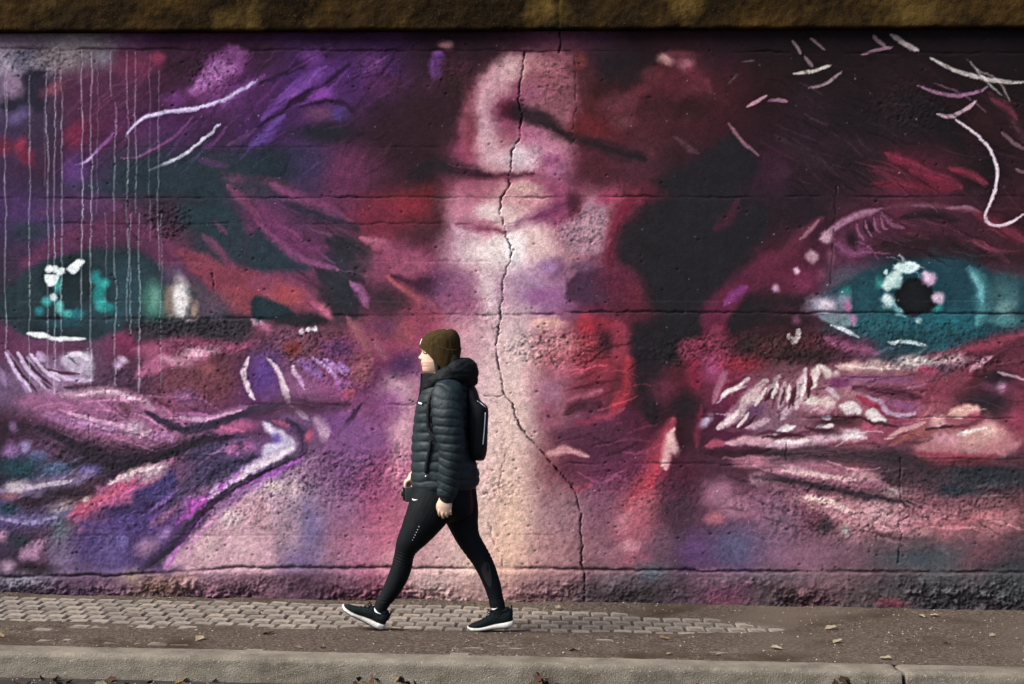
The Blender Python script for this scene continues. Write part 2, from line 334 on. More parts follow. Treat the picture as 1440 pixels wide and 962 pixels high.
    # --- upper right: dark hair with bright strands
    for pts, w, c in (([(1150, 205), (1200, 200), (1240, 230)], 26, '2c1a22'), ([(1090, 190), (1130, 215), (1180, 235)], 24, '33202a'), ([(1260, 130), (1320, 170), (1360, 220)], 30, '171216'), ([(1085, 245), (1110, 240)], 24, '3c2030'), ([(1180, 240), (1230, 255)], 18, '2e1a22'), ([(1390, 130), (1425, 170), (1440, 200)], 16, '40202a')):
        S(c, w, pts, .8, .8)
    S('7e2038', 13, [(1245, 215), (1268, 226), (1295, 234)], .6); S('742038', 18, [(1280, 238), (1315, 250), (1352, 264)], .7); S('901f3a', 6, [(1300, 246), (1335, 258)], .7); S('7a2034', 11, [(1334, 236), (1360, 243), (1388, 258)], .6); S('5c2230', 10, [(1392, 138), (1415, 150), (1430, 168)], .6)
    for pts, w, c in (([(1113, 57), (1120, 66), (1125, 75)], 6, '94787a'), ([(1138, 53), (1150, 62), (1159, 70)], 5, '846668'), ([(1130, 79), (1142, 93)], 7, '82646a'),
        ([(1114, 104), (1135, 101), (1155, 96), (1168, 91)], 6, 'd0c2b2'), ([(1136, 123), (1158, 118), (1172, 109), (1183, 100)], 5, '9c7c80'), ([(1080, 142), (1094, 140), (1107, 142)], 6, '9c6080'),
        ([(1227, 50), (1238, 60), (1247, 68)], 7, '846468'), ([(1210, 76), (1230, 71), (1254, 66)], 6, '94647a'), ([(1252, 47), (1265, 56), (1280, 66), (1291, 71)], 9, 'ac9896'),
        ([(1307, 81), (1325, 91), (1345, 99), (1370, 107), (1400, 113), (1425, 116), (1440, 114)], 7, 'b8aca6'), ([(1289, 119), (1310, 128), (1335, 134), (1358, 133), (1380, 127), (1389, 121)], 6, '945c80'),
        ([(1317, 160), (1335, 164), (1352, 157), (1365, 148), (1372, 141)], 7, 'c094a6'), ([(1343, 168), (1365, 183), (1388, 205), (1402, 235), (1400, 262), (1391, 288), (1385, 305), (1391, 315), (1408, 317), (1425, 310), (1442, 299)], 4.6, 'c4acb6'),
        ([(1388, 205), (1400, 228), (1403, 250)], 4.5, 'd8ccc8'), ([(1408, 186), (1425, 200), (1442, 211)], 7, '6e4c58'), ([(1427, 237), (1442, 244)], 5, '74585e'), ([(1420, 165), (1432, 185)], 6, '4a2c34')):
        S('%02x%02x%02x' % tuple(int(q * .9) for q in bytes.fromhex(c)), w * .8, pts, .3, taper=.2, dry=.3)
    # --- left eye
    D('22333c', 240, 262, 130, 12, .9); D('4a2c5c', 20, 295, 26, 22, .9); S('583058', 22, [(50, 300), (110, 285), (170, 290)], .9); D('26343e', 40, 325, 24, 12, .9)
    S('602c4c', 34, [(30, 372), (90, 338), (140, 322), (195, 328), (235, 352), (280, 378), (322, 408), (352, 424)], .8)
    B('7e3648', 7, [(245, 352), (275, 352), (300, 365), (330, 372), (362, 388), (362, 415), (335, 434), (310, 422), (288, 398), (265, 378)]); D('8e3f4a', 330, 416, 22, 14); S('76385a', 15, [(318, 258), (342, 282), (366, 312)], .6); S('6e3652', 13, [(284, 328), (305, 350), (326, 372)], .6)
    B('22343c', 8, [(252, 290), (320, 290), (345, 320), (362, 345), (362, 378), (330, 366), (305, 335), (262, 318)], .85); S('5a3450', 7, [(300, 312), (320, 330)])
    B('22343a', 5, [(0, 420), (20, 395), (60, 368), (110, 354), (160, 349), (200, 357), (235, 380), (270, 410), (300, 430), (325, 446), (290, 452), (240, 455), (180, 460), (120, 480), (60, 475), (20, 462), (0, 445)])
    D('2c4652', 185, 400, 26, 26, .9); D('1d2c30', 108, 400, 20, 32, .9); D('2a4450', 165, 440, 60, 12, .9); D('543f5c', 245, 388, 18, 14); D('5a4658', 292, 432, 28, 18)
    D('45806f', 215, 424, 15, 26, .5); D('5c8a7c', 217, 418, 7, 14); D('8a7466', 238, 424, 9, 22); D('d2c6c2', 254, 421, 12, 29, .45); D('e4dcda', 253, 424, 7, 20); D('9c8070', 272, 436, 6, 14)
    for x, y, rx, ry, c in ((135, 390, 7, 9, '178c8a'), (144, 399, 9, 8, '1fa09a'), (139, 414, 9, 11, '188a86'), (142, 428, 9, 9, '2aa8a2'), (152, 432, 9, 6, '187c78'), (55, 437, 7, 6, '1a7c86'), (66, 424, 8, 7, '2aa49e'), (80, 400, 6, 12, '2a9c96'), (83, 430, 6, 9, '4cb8ac'), (95, 441, 10, 6, '3cb4aa'), (108, 440, 9, 7, '1c6c78'), (90, 455, 25, 5, '1f4a58')):
        D(c, x, y, rx, ry, .5)
    B('e2e8e4', 1.5, [(62, 386), (72, 385), (83, 387), (78, 398), (68, 401)]); D('e0e8e6', 69, 378, 5, 4.5, .25); D('e0e8e6', 78, 378, 5, 4.5, .25); B('e2e8e6', 1.5, [(84, 375), (90, 377), (91, 384), (80, 387), (79, 383)]); B('e2e8e6', 1.5, [(93, 377), (107, 366), (118, 367), (112, 376), (103, 385)]); D('d8ece8', 75, 417, 5, 6, .4)
    B('e0e4e0', 1.2, [(38, 469), (55, 465.5), (75, 473), (119, 475), (114, 479), (82, 479), (60, 475)])
    D('6c3656', 60, 490, 60, 10, .8); D('5a2c4c', 5, 470, 14, 14)
    B('2a2c32', 8, [(178, 450), (240, 447), (300, 448), (352, 444), (350, 470), (330, 478), (270, 474), (200, 478), (180, 470)], .8); S('8e4262', 18, [(185, 492), (250, 482), (320, 488), (365, 480)], .8); D('c494a4', 275, 497, 24, 8, rot=-10); D('a05070', 225, 497, 26, 10)
    D('d8a4c0', 362, 452, 10, 4, rot=30); D('a8587c', 372, 460, 14, 7, rot=30)
    for x, y in ((423, 466), (433, 463), (442, 462)): D('d8ccd8', x, y, 4, 4, .3)
    # --- streams between the left eye and the nose
    S('76365e', 19, [(380, 258), (420, 280), (460, 296), (495, 312)], .6); S('6c305a', 30, [(362, 285), (385, 318), (420, 345), (460, 348)], .7); S('7e3e6a', 11, [(362, 312), (395, 345), (430, 366), (478, 379)], .5); S('2b2838', 17, [(400, 283), (440, 300), (475, 312), (505, 322)], .7); S('28272f', 30, [(462, 338), (490, 348), (512, 365), (500, 380)], .7)
    B('23353f', 6, [(358, 322), (378, 335), (408, 362), (438, 376), (400, 382), (358, 374)]); S('292a34', 30, [(448, 380), (472, 400), (488, 425), (500, 445)], .6); S('843c58', 34, [(352, 396), (400, 402), (432, 422), (460, 446)], .6); D('9c4048', 405, 414, 26, 14, rot=20); B('1b3038', 4, [(356, 417), (385, 420), (408, 434), (412, 444), (380, 450), (356, 448)]); B('1c2226', 5, [(380, 446), (420, 440), (460, 445), (452, 455), (400, 458)], .8)
    S('944c80', 14, [(492, 396), (508, 410), (517, 432)], .5); D('c05a78', 455, 437, 14, 7, rot=35); D('34262e', 545, 420, 22, 22, .9)
    S('a4566c', 15, [(506, 334), (540, 345), (562, 362)], .6); D('904262', 562, 368, 38, 26, .9); D('9c4c66', 580, 375, 26, 16, .8); S('b05058', 15, [(543, 388), (570, 405), (592, 416), (612, 430)], .6); S('482038', 12, [(548, 386), (575, 398), (605, 392)], .7); D('6e3e6c', 622, 402, 26, 22, .9); D('402036', 600, 400, 20, 14, .8)
    D('842432', 572, 290, 34, 17, .8); D('6c2238', 530, 300, 28, 16, .8); D('6e2028', 605, 272, 22, 12); D('42202a', 600, 330, 30, 18, .8); D('3c1c24', 618, 298, 10, 30, .8)
    D('b26e82', 645, 290, 22, 22, .9); D('dcc2be', 690, 297, 22, 13); D('ba889c', 648, 345, 24, 30, .9); D('e4d0cc', 692, 352, 40, 20); D('c49aa6', 655, 322, 18, 10); S('7c3450', 13, [(640, 314), (680, 320), (712, 326)], .9, .75); S('b06c80', 8, [(636, 306), (670, 312), (700, 312)], .8)
    D('d8bcc0', 684, 402, 12, 26, .8); D('d4b4bc', 690, 430, 10, 14); D('8c4e74', 640, 402, 22, 20, .9); D('8a4468', 648, 430, 24, 14, .9)
    S('90505c', 17, [(488, 445), (505, 470), (522, 505)], .6); S('884a5e', 12, [(524, 475), (542, 505)], .6); D('944650', 566, 466, 16, 14); D('54305c', 472, 492, 22, 14, .8); D('5c304c', 540, 460, 20, 12, .8); D('7c3030', 412, 488, 12, 10); D('704058', 400, 470, 20, 10)
    # --- centre
    D('cc8c92', 745, 280, 26, 16); D('d4a49c', 735, 264, 22, 8); S('743058', 17, [(712, 323), (740, 311), (770, 298), (806, 284)], .85, .8); D('4c2030', 805, 285, 12, 14); D('dcb8b4', 750, 336, 28, 20); D('eadedc', 724, 350, 14, 26); D('d6b0ac', 762, 352, 18, 16)
    B('a27686', 7, [(785, 322), (812, 306), (828, 282), (850, 285), (856, 338), (836, 356), (800, 352)]); D('a83c5e', 855, 278, 18, 10); S('701c32', 30, [(885, 280), (872, 315), (862, 350), (856, 375)], .7); D('b88c98', 830, 320, 12, 14); D('a27c9c', 745, 405, 32, 28, .9); D('7c4e70', 782, 378, 16, 18); D('8c5282', 762, 416, 26, 12); D('9c70a0', 770, 375, 10, 10)
    B('482a42', 5, [(798, 398), (825, 376), (850, 382), (852, 420), (800, 421)]); D('6c4662', 822, 374, 18, 8); D('5e2036', 872, 392, 28, 32, .8); D('6c2438', 890, 362, 14, 14, .8)
    D('c2a2a6', 735, 472, 20, 22, .9); D('e4ae9c', 768, 456, 22, 9); D('c08088', 770, 476, 24, 16, .9); D('bc3040', 824, 455, 12, 12); D('8e2436', 846, 456, 18, 10); B('8e2e42', 6, [(863, 456), (880, 455), (888, 480), (884, 505), (860, 505)]); D('3c1c28', 850, 482, 9, 18, .8)
    B('1e1c21', 12, [(872, 330), (900, 292), (960, 272), (1040, 282), (1085, 300), (1062, 350), (1015, 398), (992, 430), (982, 470), (950, 510), (896, 512), (888, 470), (908, 420), (895, 385), (868, 365)]); S('401a2a', 17, [(1038, 280), (1022, 308), (1002, 322)], .8); D('58202e', 902, 440, 16, 10, .8)
    S('5e1e3a', 28, [(1085, 355), (1050, 395), (1015, 426), (996, 446), (1002, 476)], .6); S('803076', 13, [(1018, 428), (1038, 410), (1052, 402)], .7); B('7e2e46', 6, [(988, 472), (1008, 458), (1020, 480), (1026, 506), (960, 508), (955, 484)]); B('1d1a1e', 6, [(1055, 415), (1078, 395), (1090, 430), (1070, 455), (1032, 470), (1020, 450)]); D('2a2224', 1055, 485, 30, 16, .8); D('4c2028', 1075, 490, 14, 12)
    # --- right eye
    S('6c1c2e', 12, [(1225, 258), (1290, 262), (1345, 266)], .7)
    B('5e2c46', 7, [(1165, 340), (1200, 312), (1240, 298), (1252, 312), (1228, 326), (1216, 346), (1190, 357)]); S('9c6684', 10, [(1153, 336), (1180, 315), (1212, 300), (1242, 294)], .5); S('7c4068', 11, [(1174, 340), (1190, 355), (1214, 353), (1224, 344)], .6); S('7a4460', 6, [(1238, 296), (1252, 314), (1272, 321)]); D('b88c9a', 1163, 332, 10, 8, .4, rot=-30)
    D('2a1a22', 1198, 335, 8, 10); D('2c1a22', 1222, 320, 8, 10, rot=-30)
    for x in (1204, 1216, 1228, 1238): S('8a4c6c', 3, [(x, 312 - (x - 1204) * .3), (x + 3, 326 - (x - 1204) * .2), (x + 10, 338 - (x - 1204) * .5)])
    S('62303f', 8, [(1238, 295), (1275, 287), (1310, 289), (1345, 293), (1378, 299)]); S('805064', 5, [(1328, 293), (1358, 291), (1380, 299)]); S('74485c', 4, [(1280, 288), (1305, 289), (1315, 295)])
    S('281a20', 14, [(1265, 306), (1310, 302), (1350, 310)], .8); S('6e2638', 17, [(1368, 298), (1400, 316), (1442, 338)], .6); S('702c3e', 11, [(1368, 338), (1395, 352), (1418, 368)], .5); S('5c2a34', 8, [(1275, 328), (1308, 336)]); S('2a181e', 20, [(1240, 345), (1300, 340), (1360, 350)], .9); D('241a1e', 1360, 362, 60, 8, .8)
    S('602638', 17, [(1078, 375), (1110, 350), (1132, 326), (1157, 306)], .6); S('8c5868', 6, [(1124, 336), (1140, 322), (1152, 309)]); D('602038', 1098, 388, 38, 30, .8); D('722848', 1130, 394, 18, 16); D('b08490', 1141, 360, 8, 8, .4); D('d8a8c4', 1120, 381, 4.5, 5, .5); D('c098b4', 1091, 407, 5.5, 5.5, .6); D('7c3654', 1155, 387, 7, 7); D('744458', 1168, 360, 5, 10)
    D('241a1e', 1110, 425, 40, 12, .8); D('241a1c', 1100, 450, 40, 10, .9)
    B('1d3a44', 6, [(1138, 429), (1165, 410), (1190, 394), (1220, 380), (1260, 368), (1310, 364), (1360, 367), (1400, 384), (1445, 400), (1445, 452), (1400, 466), (1350, 480), (1300, 487), (1250, 481), (1210, 467), (1170, 452)])
    D('1c4854', 1290, 420, 92, 52, .5); D('245a64', 1235, 455, 50, 18, .8); D('1a3e4a', 1335, 405, 26, 34, .8); D('1d6470', 1330, 455, 50, 18, .8)
    S('46888e', 21, [(1362, 376), (1378, 400), (1383, 426), (1374, 456)], .7); S('62a4a8', 9, [(1366, 384), (1378, 404), (1381, 425)], .7); D('3c6468', 1412, 418, 20, 26); D('648c8c', 1412, 434, 14, 10); D('4a8488', 1410, 450, 22, 8)
    D('1f7470', 1188, 412, 7, 10); D('2c8a80', 1235, 398, 6, 9); D('2a9490', 1316, 432, 6, 6); D('1d5a5c', 1240, 440, 8, 8)
    B('17171a', 3, [(1256, 416), (1268, 398), (1285, 389), (1301, 395), (1313, 410), (1316, 425), (1306, 438), (1287, 446), (1268, 441), (1254, 427)])
    B('bcd4cc', 3, [(1239, 397), (1250, 385), (1262, 381), (1268, 390), (1258, 402), (1247, 411), (1240, 404)]); D('8fb4b0', 1262, 398, 5, 9, rot=30); B('c0d4d0', 2.5, [(1257, 373), (1275, 369), (1291, 373), (1288, 380), (1270, 384), (1260, 380)]); D('b0d0cc', 1245, 382, 4, 4, .3); D('b0ccc8', 1247, 423, 9, 9, .4); D('d0e0dc', 1246, 419, 5, 4); B('74b8bc', 3, [(1255, 421), (1266, 433), (1276, 446), (1262, 443), (1256, 434)])
    D('c898b8', 1306, 391, 10, 9, .4); D('d8b4cc', 1303, 388, 4, 5); D('ccaac0', 1319, 418, 9, 8, .4); D('a4c8c8', 1292, 452, 4, 4)
    D('9c8aa2', 1162, 429, 24, 13); D('d0c0cc', 1160, 427, 12, 8); D('6e7686', 1186, 424, 10, 12); D('a85c8c', 1193, 431, 5, 9); B('71838b', 3, [(1151, 442), (1194, 441), (1202, 456), (1180, 460), (1162, 452)]); D('a06890', 1200, 448, 5, 8); S('d0d2d8', 6, [(1168, 456), (1185, 463), (1207, 474)], .3)
    S('d0dcda', 6, [(1250, 481), (1270, 480), (1302, 484)], .35); D('20464e', 1300, 468, 80, 10, .7, .6)
    S('90486c', 14, [(1158, 474), (1190, 488), (1235, 497)], .7); S('8a3448', 13, [(1442, 468), (1400, 481), (1360, 492), (1300, 499)], .7)
    S('c0b4b0', 7, [(1108, 469), (1117, 482)], .3, taper=.1); S('c0b4b0', 7, [(1117, 483), (1122, 472), (1121, 461)], .3, taper=.1); D('703456', 1119, 450, 6, 6); D('4a2a2a', 1090, 485, 26, 14, .8); D('2c2022', 1140, 500, 40, 10, .8)
    strands(110, 1060, 1400, 80, 270, 30, 12, 4, .5); strands(40, 1180, 1400, 285, 360, 18, 12, 4, .5)
    # --- under the left eye
    D('50344a', 172, 528, 50, 22, .8)
    for pts, w, c in (([(10, 493), (28, 528), (42, 556)], 12, '9c7ca6'), ([(38, 501), (50, 525), (72, 552)], 11, 'a88ab2'), ([(53, 495), (62, 507)], 12, 'b898c0'), ([(0, 515), (8, 545)], 9, '8a6c94'), ([(74, 520), (100, 532), (130, 534)], 10, 'b094b4'), ([(60, 540), (80, 556), (100, 565)], 10, 'a080a4')): S(c, w, pts, .5)
    B('b8a6bc', 5, [(85, 500), (110, 494), (127, 499), (129, 530), (105, 526), (90, 516)]); S('54243c', 5, [(48, 511), (75, 522), (112, 525)], .5); S('5c3048', 6, [(45, 530), (72, 547)]); S('4a2c44', 9, [(90, 545), (120, 545), (150, 540)], .7); S('485868', 4, [(88, 495), (100, 505), (106, 512)])
    D('b490b4', 165, 512, 7, 6); D('c8b0c8', 172, 505, 7, 4, rot=25); B('ac5a7e', 6, [(188, 527), (208, 507), (250, 497), (292, 494), (286, 510), (240, 515), (202, 529)]); D('c88ca4', 248, 508, 24, 5, rot=15); D('d09cae', 275, 497, 18, 7, rot=-10); D('74404c', 275, 530, 40, 18, .9); D('8a4850', 292, 518, 10, 10); D('82507c', 262, 558, 18, 12)
    B('965a80', 8, [(15, 562), (60, 552), (110, 556), (150, 546), (200, 560), (235, 580), (252, 600), (282, 612), (250, 632), (210, 635), (175, 616), (110, 611), (80, 602), (60, 582)])
    S('b4869c', 16, [(85, 556), (150, 551), (195, 562), (215, 575)], .7); S('a86ca0', 17, [(60, 583), (110, 595), (170, 606)], .7); S('c088b8', 6, [(95, 588), (140, 600), (165, 604)], .7); D('ac92a4', 188, 602, 15, 10); D('6c4454', 177, 574, 10, 6, rot=35); S('c4a0ac', 5, [(195, 615), (212, 605)]); S('b070a4', 14, [(205, 615), (235, 612), (245, 622)], .7)
    S('9c6292', 13, [(245, 588), (290, 590), (345, 572)], .7); S('b890b0', 5, [(262, 590), (285, 588)]); S('42374e', 13, [(205, 578), (235, 596), (265, 603), (312, 592), (362, 572)], .6); S('2e2430', 38, [(0, 604), (40, 602), (90, 620), (140, 642), (200, 648), (262, 626), (300, 612)], .7); S('3c3450', 26, [(255, 640), (300, 630), (345, 605)], .8)
    D('b0527e', 332, 600, 26, 9, rot=-5); D('ac6098', 325, 632, 9, 11); D('a85c94', 348, 628, 9, 8); D('74507c', 18, 600, 6, 8); D('8a5c98', 15, 634, 13, 11); D('8878a8', 35, 628, 9, 9); D('545e88', 52, 640, 10, 8); D('22424c', 25, 658, 28, 13); D('4a5c7c', 78, 660, 20, 9); D('5c5090', 125, 660, 16, 8)
    S('846c94', 22, [(0, 690), (30, 686), (70, 682), (105, 674), (130, 664)], .8); D('bcacb0', 22, 684, 17, 9); D('8c5464', 12, 697, 14, 6); D('2c222a', 95, 698, 34, 14, .8); D('24404a', 10, 715, 14, 10); D('352630', 45, 706, 26, 8)
    B('a4547e', 7, [(88, 727), (130, 697), (165, 672), (200, 656), (242, 643), (238, 667), (215, 680), (190, 707), (150, 714), (110, 732)]); D('ac4c68', 118, 714, 22, 11, rot=-25); D('b8507e', 168, 688, 20, 12, rot=-25); D('bca0ac', 215, 662, 22, 11, rot=-25); D('c4a4b0', 180, 668, 14, 7, rot=-30); B('463a70', 6, [(188, 692), (222, 678), (240, 655), (250, 680), (230, 702), (190, 710)]); D('3a2c54', 172, 718, 38, 9, rot=-8); D('d0b0b0', 121, 702, 5, 4); D('b89ca4', 88, 714, 16, 9, rot=-20)
    S('3c3450', 22, [(360, 642), (310, 660), (270, 680), (235, 712)], .8); S('a040a4', 12, [(340, 660), (310, 686), (280, 710), (248, 736)], .6); D('b448b0', 275, 708, 14, 8, rot=-35); D('c8a8cc', 350, 660, 15, 7, rot=-35); D('c4a8d0', 322, 680, 6, 12, rot=25); D('bc98c0', 300, 692, 5, 15, rot=20); D('d4b8c8', 340, 672, 10, 6, rot=-30); S('84548c', 16, [(360, 668), (330, 700), (300, 720)], .8); S('8c587c', 10, [(210, 740), (235, 722), (255, 705)], .8)
    # --- crow's feet in front of the walker
    D('5a3a86', 372, 522, 18, 26, .8); S('bc94a6', 8, [(376, 502), (390, 520), (398, 541), (403, 561), (413, 573)], .4); S('c0a0ac', 6, [(392, 535), (400, 555), (406, 566)], .4); S('b898b4', 9, [(417, 577), (434, 590)], .4); B('c8a2b2', 4, [(439, 587), (455, 588), (463, 601), (461, 621), (452, 618), (446, 603)]); S('b484b4', 7, [(407, 512), (420, 530), (429, 547)], .4); S('c8a8bc', 4, [(408, 513), (420, 530)])
    S('d4b4c4', 7, [(349, 502), (343, 518), (344, 538), (357, 563)], .35, taper=.15, dry=.15); S('d8bcc8', 6, [(378, 503), (392, 522), (400, 545), (410, 570)], .35, dry=.15); S('dcc0c8', 9, [(443, 588), (456, 600), (459, 616)], .4, dry=.1)
    S('8c5ca4', 16, [(418, 508), (440, 520), (452, 534)], .6); S('ac80bc', 8, [(440, 503), (465, 520), (477, 538)], .5); S('a878bc', 7, [(455, 503), (488, 527)], .5); S('9868b0', 6, [(475, 508), (494, 527)], .5); D('a05c9c', 482, 542, 12, 9); D('a84a64', 490, 552, 10, 7); D('8e4e5a', 506, 520, 14, 18); S('c098cc', 3, [(448, 508), (470, 522)])
    S('482a3e', 26, [(345, 582), (400, 570), (450, 572), (492, 568)], .8); D('6e3e78', 472, 592, 26, 14, .8); S('3c2440', 6, [(508, 568), (486, 598), (474, 614)]); S('3a2c48', 18, [(402, 590), (426, 610), (426, 632), (400, 652), (366, 668)], .6)
    B('c4b8d0', 4, [(369, 594), (385, 600), (400, 605), (416, 620), (410, 636), (390, 641), (371, 651), (371, 630), (386, 620)]); D('6c54a4', 388, 617, 6, 8); S('a84c6c', 7, [(380, 592), (395, 595), (405, 599)]); D('b04866', 434, 612, 5, 10, rot=10); S('a060b0', 9, [(427, 645), (400, 658), (375, 675), (352, 692)], .5); D('c8acc8', 366, 650, 10, 6)
    D('ccb4b4', 385, 684, 17, 11); D('ccacb2', 414, 690, 9, 20); D('c0a0b0', 365, 705, 16, 12); D('784c78', 480, 650, 50, 30, .9); D('824e86', 505, 618, 32, 24, .9); D('964a72', 535, 680, 26, 26, .9); D('cc7894', 560, 665, 16, 18, .8); D('c896a4', 566, 600, 16, 40, .9); D('cc9cac', 560, 545, 22, 18, .9); D('4c2a58', 568, 512, 20, 14, .9); D('8c4a80', 545, 570, 18, 18, .9)
    strands(70, 0, 330, 640, 790, -30, 9, 5, .55); strands(40, 20, 330, 550, 640, 12, 14, 5, .5)
    # --- red folds right of the walker
    S('ac2e3c', 22, [(882, 500), (888, 530), (876, 556), (858, 582)], .7); D('c02e3c', 884, 525, 8, 14); S('a8546a', 11, [(798, 564), (825, 555), (845, 547)], .7); S('a0364e', 11, [(803, 599), (830, 590), (855, 585), (878, 574)], .6); S('48222f', 17, [(793, 582), (815, 571), (845, 568)], .7); D('4b2338', 840, 625, 44, 24, .9); D('542a40', 800, 612, 20, 12, .8); S('cc8c8c', 10, [(768, 638), (795, 633), (828, 641)], .6); D('8c2c3c', 845, 515, 26, 16, .8); D('a06880', 775, 550, 16, 18, .9); D('9c5068', 768, 585, 12, 14, .8)
    S('211920', 46, [(905, 495), (908, 530), (915, 560), (918, 592)], .6); D('5e2436', 935, 548, 18, 16, .8); D('201a1f', 962, 570, 18, 18, .8); S('84203a', 22, [(972, 505), (980, 545)], .7); D('9e4270', 1004, 518, 16, 15, .8); S('a8647c', 12, [(1022, 518), (1010, 546), (1002, 568)], .6); S('702438', 10, [(985, 570), (978, 630)], .8); D('942838', 1040, 512, 26, 10, .8)
    S('ac3c50', 30, [(947, 588), (936, 615), (926, 640), (916, 665), (900, 692), (882, 712)], .8); S('d8a0a0', 14, [(947, 602), (940, 622), (934, 648), (936, 660)], .6); D('e0b0ac', 945, 622, 6, 14, rot=-20); S('c03c50', 12, [(925, 650), (918, 672), (905, 690)], .7); D('b8606c', 900, 712, 22, 14, .9, rot=-30)
    for pts, w, c in (([(1014, 558), (1035, 545), (1053, 531)], 8, 'c0a0aa'), ([(1010, 603), (1030, 586), (1045, 570), (1056, 554), (1078, 534)], 17, 'ccaeb0'), ([(1048, 602), (1082, 589)], 10, 'bc96a4'), ([(1025, 582), (1040, 566)], 8, '9c6480'), ([(992, 626), (1020, 622)], 13, 'b44a62'), ([(1020, 622), (1055, 619), (1085, 620)], 12, 'c4909a'), ([(1020, 605), (1045, 604)], 6, '6c3c50')): S(c, w, pts, .45, dry=.2)
    D('e0c8c4', 1060, 560, 8, 12, rot=35); D('b098b8', 992, 592, 10, 6, rot=-50); D('70486c', 1062, 578, 14, 8, rot=-20); S('382028', 12, [(985, 637), (1050, 637), (1085, 632)], .7); D('b87084', 1058, 650, 24, 7); D('9c667e', 1012, 692, 24, 18, .8); D('a87084', 1030, 712, 20, 14, .8); D('96607c', 1070, 715, 18, 18, .9); D('b07c90', 1065, 672, 10, 8); S('a8485c', 9, [(803, 690), (832, 681)], .7); D('5e2a3e', 805, 662, 26, 14, .8); D('4c3040', 950, 720, 26, 20, .9)
    # --- crow's feet under the right eye
    for pts, w, c in (([(1080, 552), (1096, 528)], 11, 'b89aa0'), ([(1096, 576), (1104, 536)], 10, 'bc9ca4'), ([(1120, 576), (1126, 545), (1133, 518)], 14, 'c4a6ac'), ([(1098, 590), (1115, 566)], 12, 'b894a4'), ([(1160, 544), (1180, 560)], 9, 'c4acb4'), ([(1216, 557), (1235, 562), (1246, 576), (1266, 583), (1288, 580)], 8, 'b898b4'), ([(1203, 556), (1225, 570), (1242, 580)], 9, 'a43050'), ([(1086, 609), (1105, 602), (1114, 597)], 10, 'c8b8be'), ([(1148, 601), (1172, 598)], 9, 'c0acba'), ([(1078, 627), (1110, 623), (1150, 618), (1190, 610), (1218, 616)], 14, 'cca0b0'), ([(1244, 616), (1275, 603), (1302, 594)], 8, 'c89090'), ([(1060, 612), (1085, 606), (1110, 610), (1140, 605)], 5, '5c3444'), ([(1134, 548), (1138, 524)], 7, '7c2444'), ([(1110, 575), (1115, 545)], 5, '5c2c3c'), ([(1085, 575), (1090, 545)], 4, '6c3444')):
        S(c, w, pts, .4, dry=.2)
    B('dcc4ba', 2.5, [(1138, 540), (1144, 518), (1158, 509), (1164, 517), (1152, 526), (1147, 546), (1141, 548)]); D('dcc8be', 1164, 525, 7, 7, .35); D('ccacb0', 1176, 526, 4, 7, .4); D('e6d4c8', 1141, 564, 11, 8, .4); D('dcc0ba', 1163, 566, 12, 9, .4); D('c890a0', 1152, 576, 20, 5); B('d4c8ca', 2.5, [(1180, 569), (1195, 564), (1210, 573), (1208, 582), (1188, 578)]); B('d0c8c4', 2.5, [(1216, 578), (1230, 575), (1247, 590), (1241, 596), (1222, 590)]); D('3c242c', 1175, 592, 30, 8, .8); D('b0a0ac', 1162, 587, 8, 3.4, .3); D('d4b4be', 1198, 611, 18, 7); D('c05070', 1222, 600, 9, 7); D('442c34', 1165, 608, 18, 4)
    S('d4aca2', 15, [(1176, 514), (1220, 514), (1264, 517)], .6); D('dcc6c0', 1286, 508, 24, 9); D('b48890', 1335, 505, 26, 8); D('7e3668', 1180, 538, 16, 8); S('804870', 12, [(1185, 531), (1240, 534), (1290, 534)], .7); D('b03c5e', 1305, 520, 13, 6); S('ac6484', 7, [(1268, 546), (1302, 539)]); S('4a2236', 18, [(1198, 545), (1250, 551), (1295, 560)], .7); D('8c4c78', 1270, 570, 24, 6, rot=10)
    S('84384a', 24, [(1295, 565), (1335, 542), (1372, 512)], .7); S('b88094', 10, [(1362, 520), (1395, 500)], .6); D('6e3652', 1402, 545, 20, 12); D('b07898', 1408, 542, 6, 8); D('292028', 1392, 568, 36, 15, .7, rot=12); D('282026', 1405, 530, 20, 8); S('b08090', 5, [(1402, 524), (1442, 534)]); D('843048', 1432, 582, 18, 16, .8); D('963c58', 1425, 585, 9, 7)
    B('b47078', 8, [(1288, 626), (1320, 612), (1350, 605), (1382, 589), (1402, 595), (1428, 615), (1432, 630), (1400, 640), (1350, 644), (1300, 640)]); D('d4a096', 1374, 614, 28, 13, .7, rot=-8); D('deb0a6', 1392, 605, 10, 8); D('cc8c98', 1330, 618, 18, 8); S('92394a', 12, [(1275, 636), (1330, 643), (1405, 640)], .7); B('d8a094', 3, [(1332, 581), (1350, 570), (1376, 571), (1371, 585), (1350, 590)]); D('b84a64', 1368, 585, 8, 6); D('d09a98', 1320, 593, 9, 10, .4); S('703444', 8, [(1335, 600), (1365, 598), (1390, 580)], .7); S('94504c', 10, [(1250, 625), (1290, 610), (1320, 605)], .8)
    S('332a30', 24, [(1075, 640), (1140, 637), (1200, 641), (1270, 642), (1305, 660)], .7); D('2a3036', 1380, 672, 66, 14, .7); D('28303a', 1345, 690, 30, 8); D('602a34', 1370, 650, 60, 5); S('a4687c', 27, [(1080, 655), (1130, 664), (1180, 671), (1222, 678), (1252, 692)], .7); D('bc8890', 1213, 668, 22, 7, rot=8); D('c4a0a0', 1256, 692, 12, 7); D('c08c9c', 1118, 662, 22, 6, rot=8); S('3c3038', 16, [(1060, 670), (1130, 680), (1190, 691), (1250, 703), (1300, 708)], .7, .75)
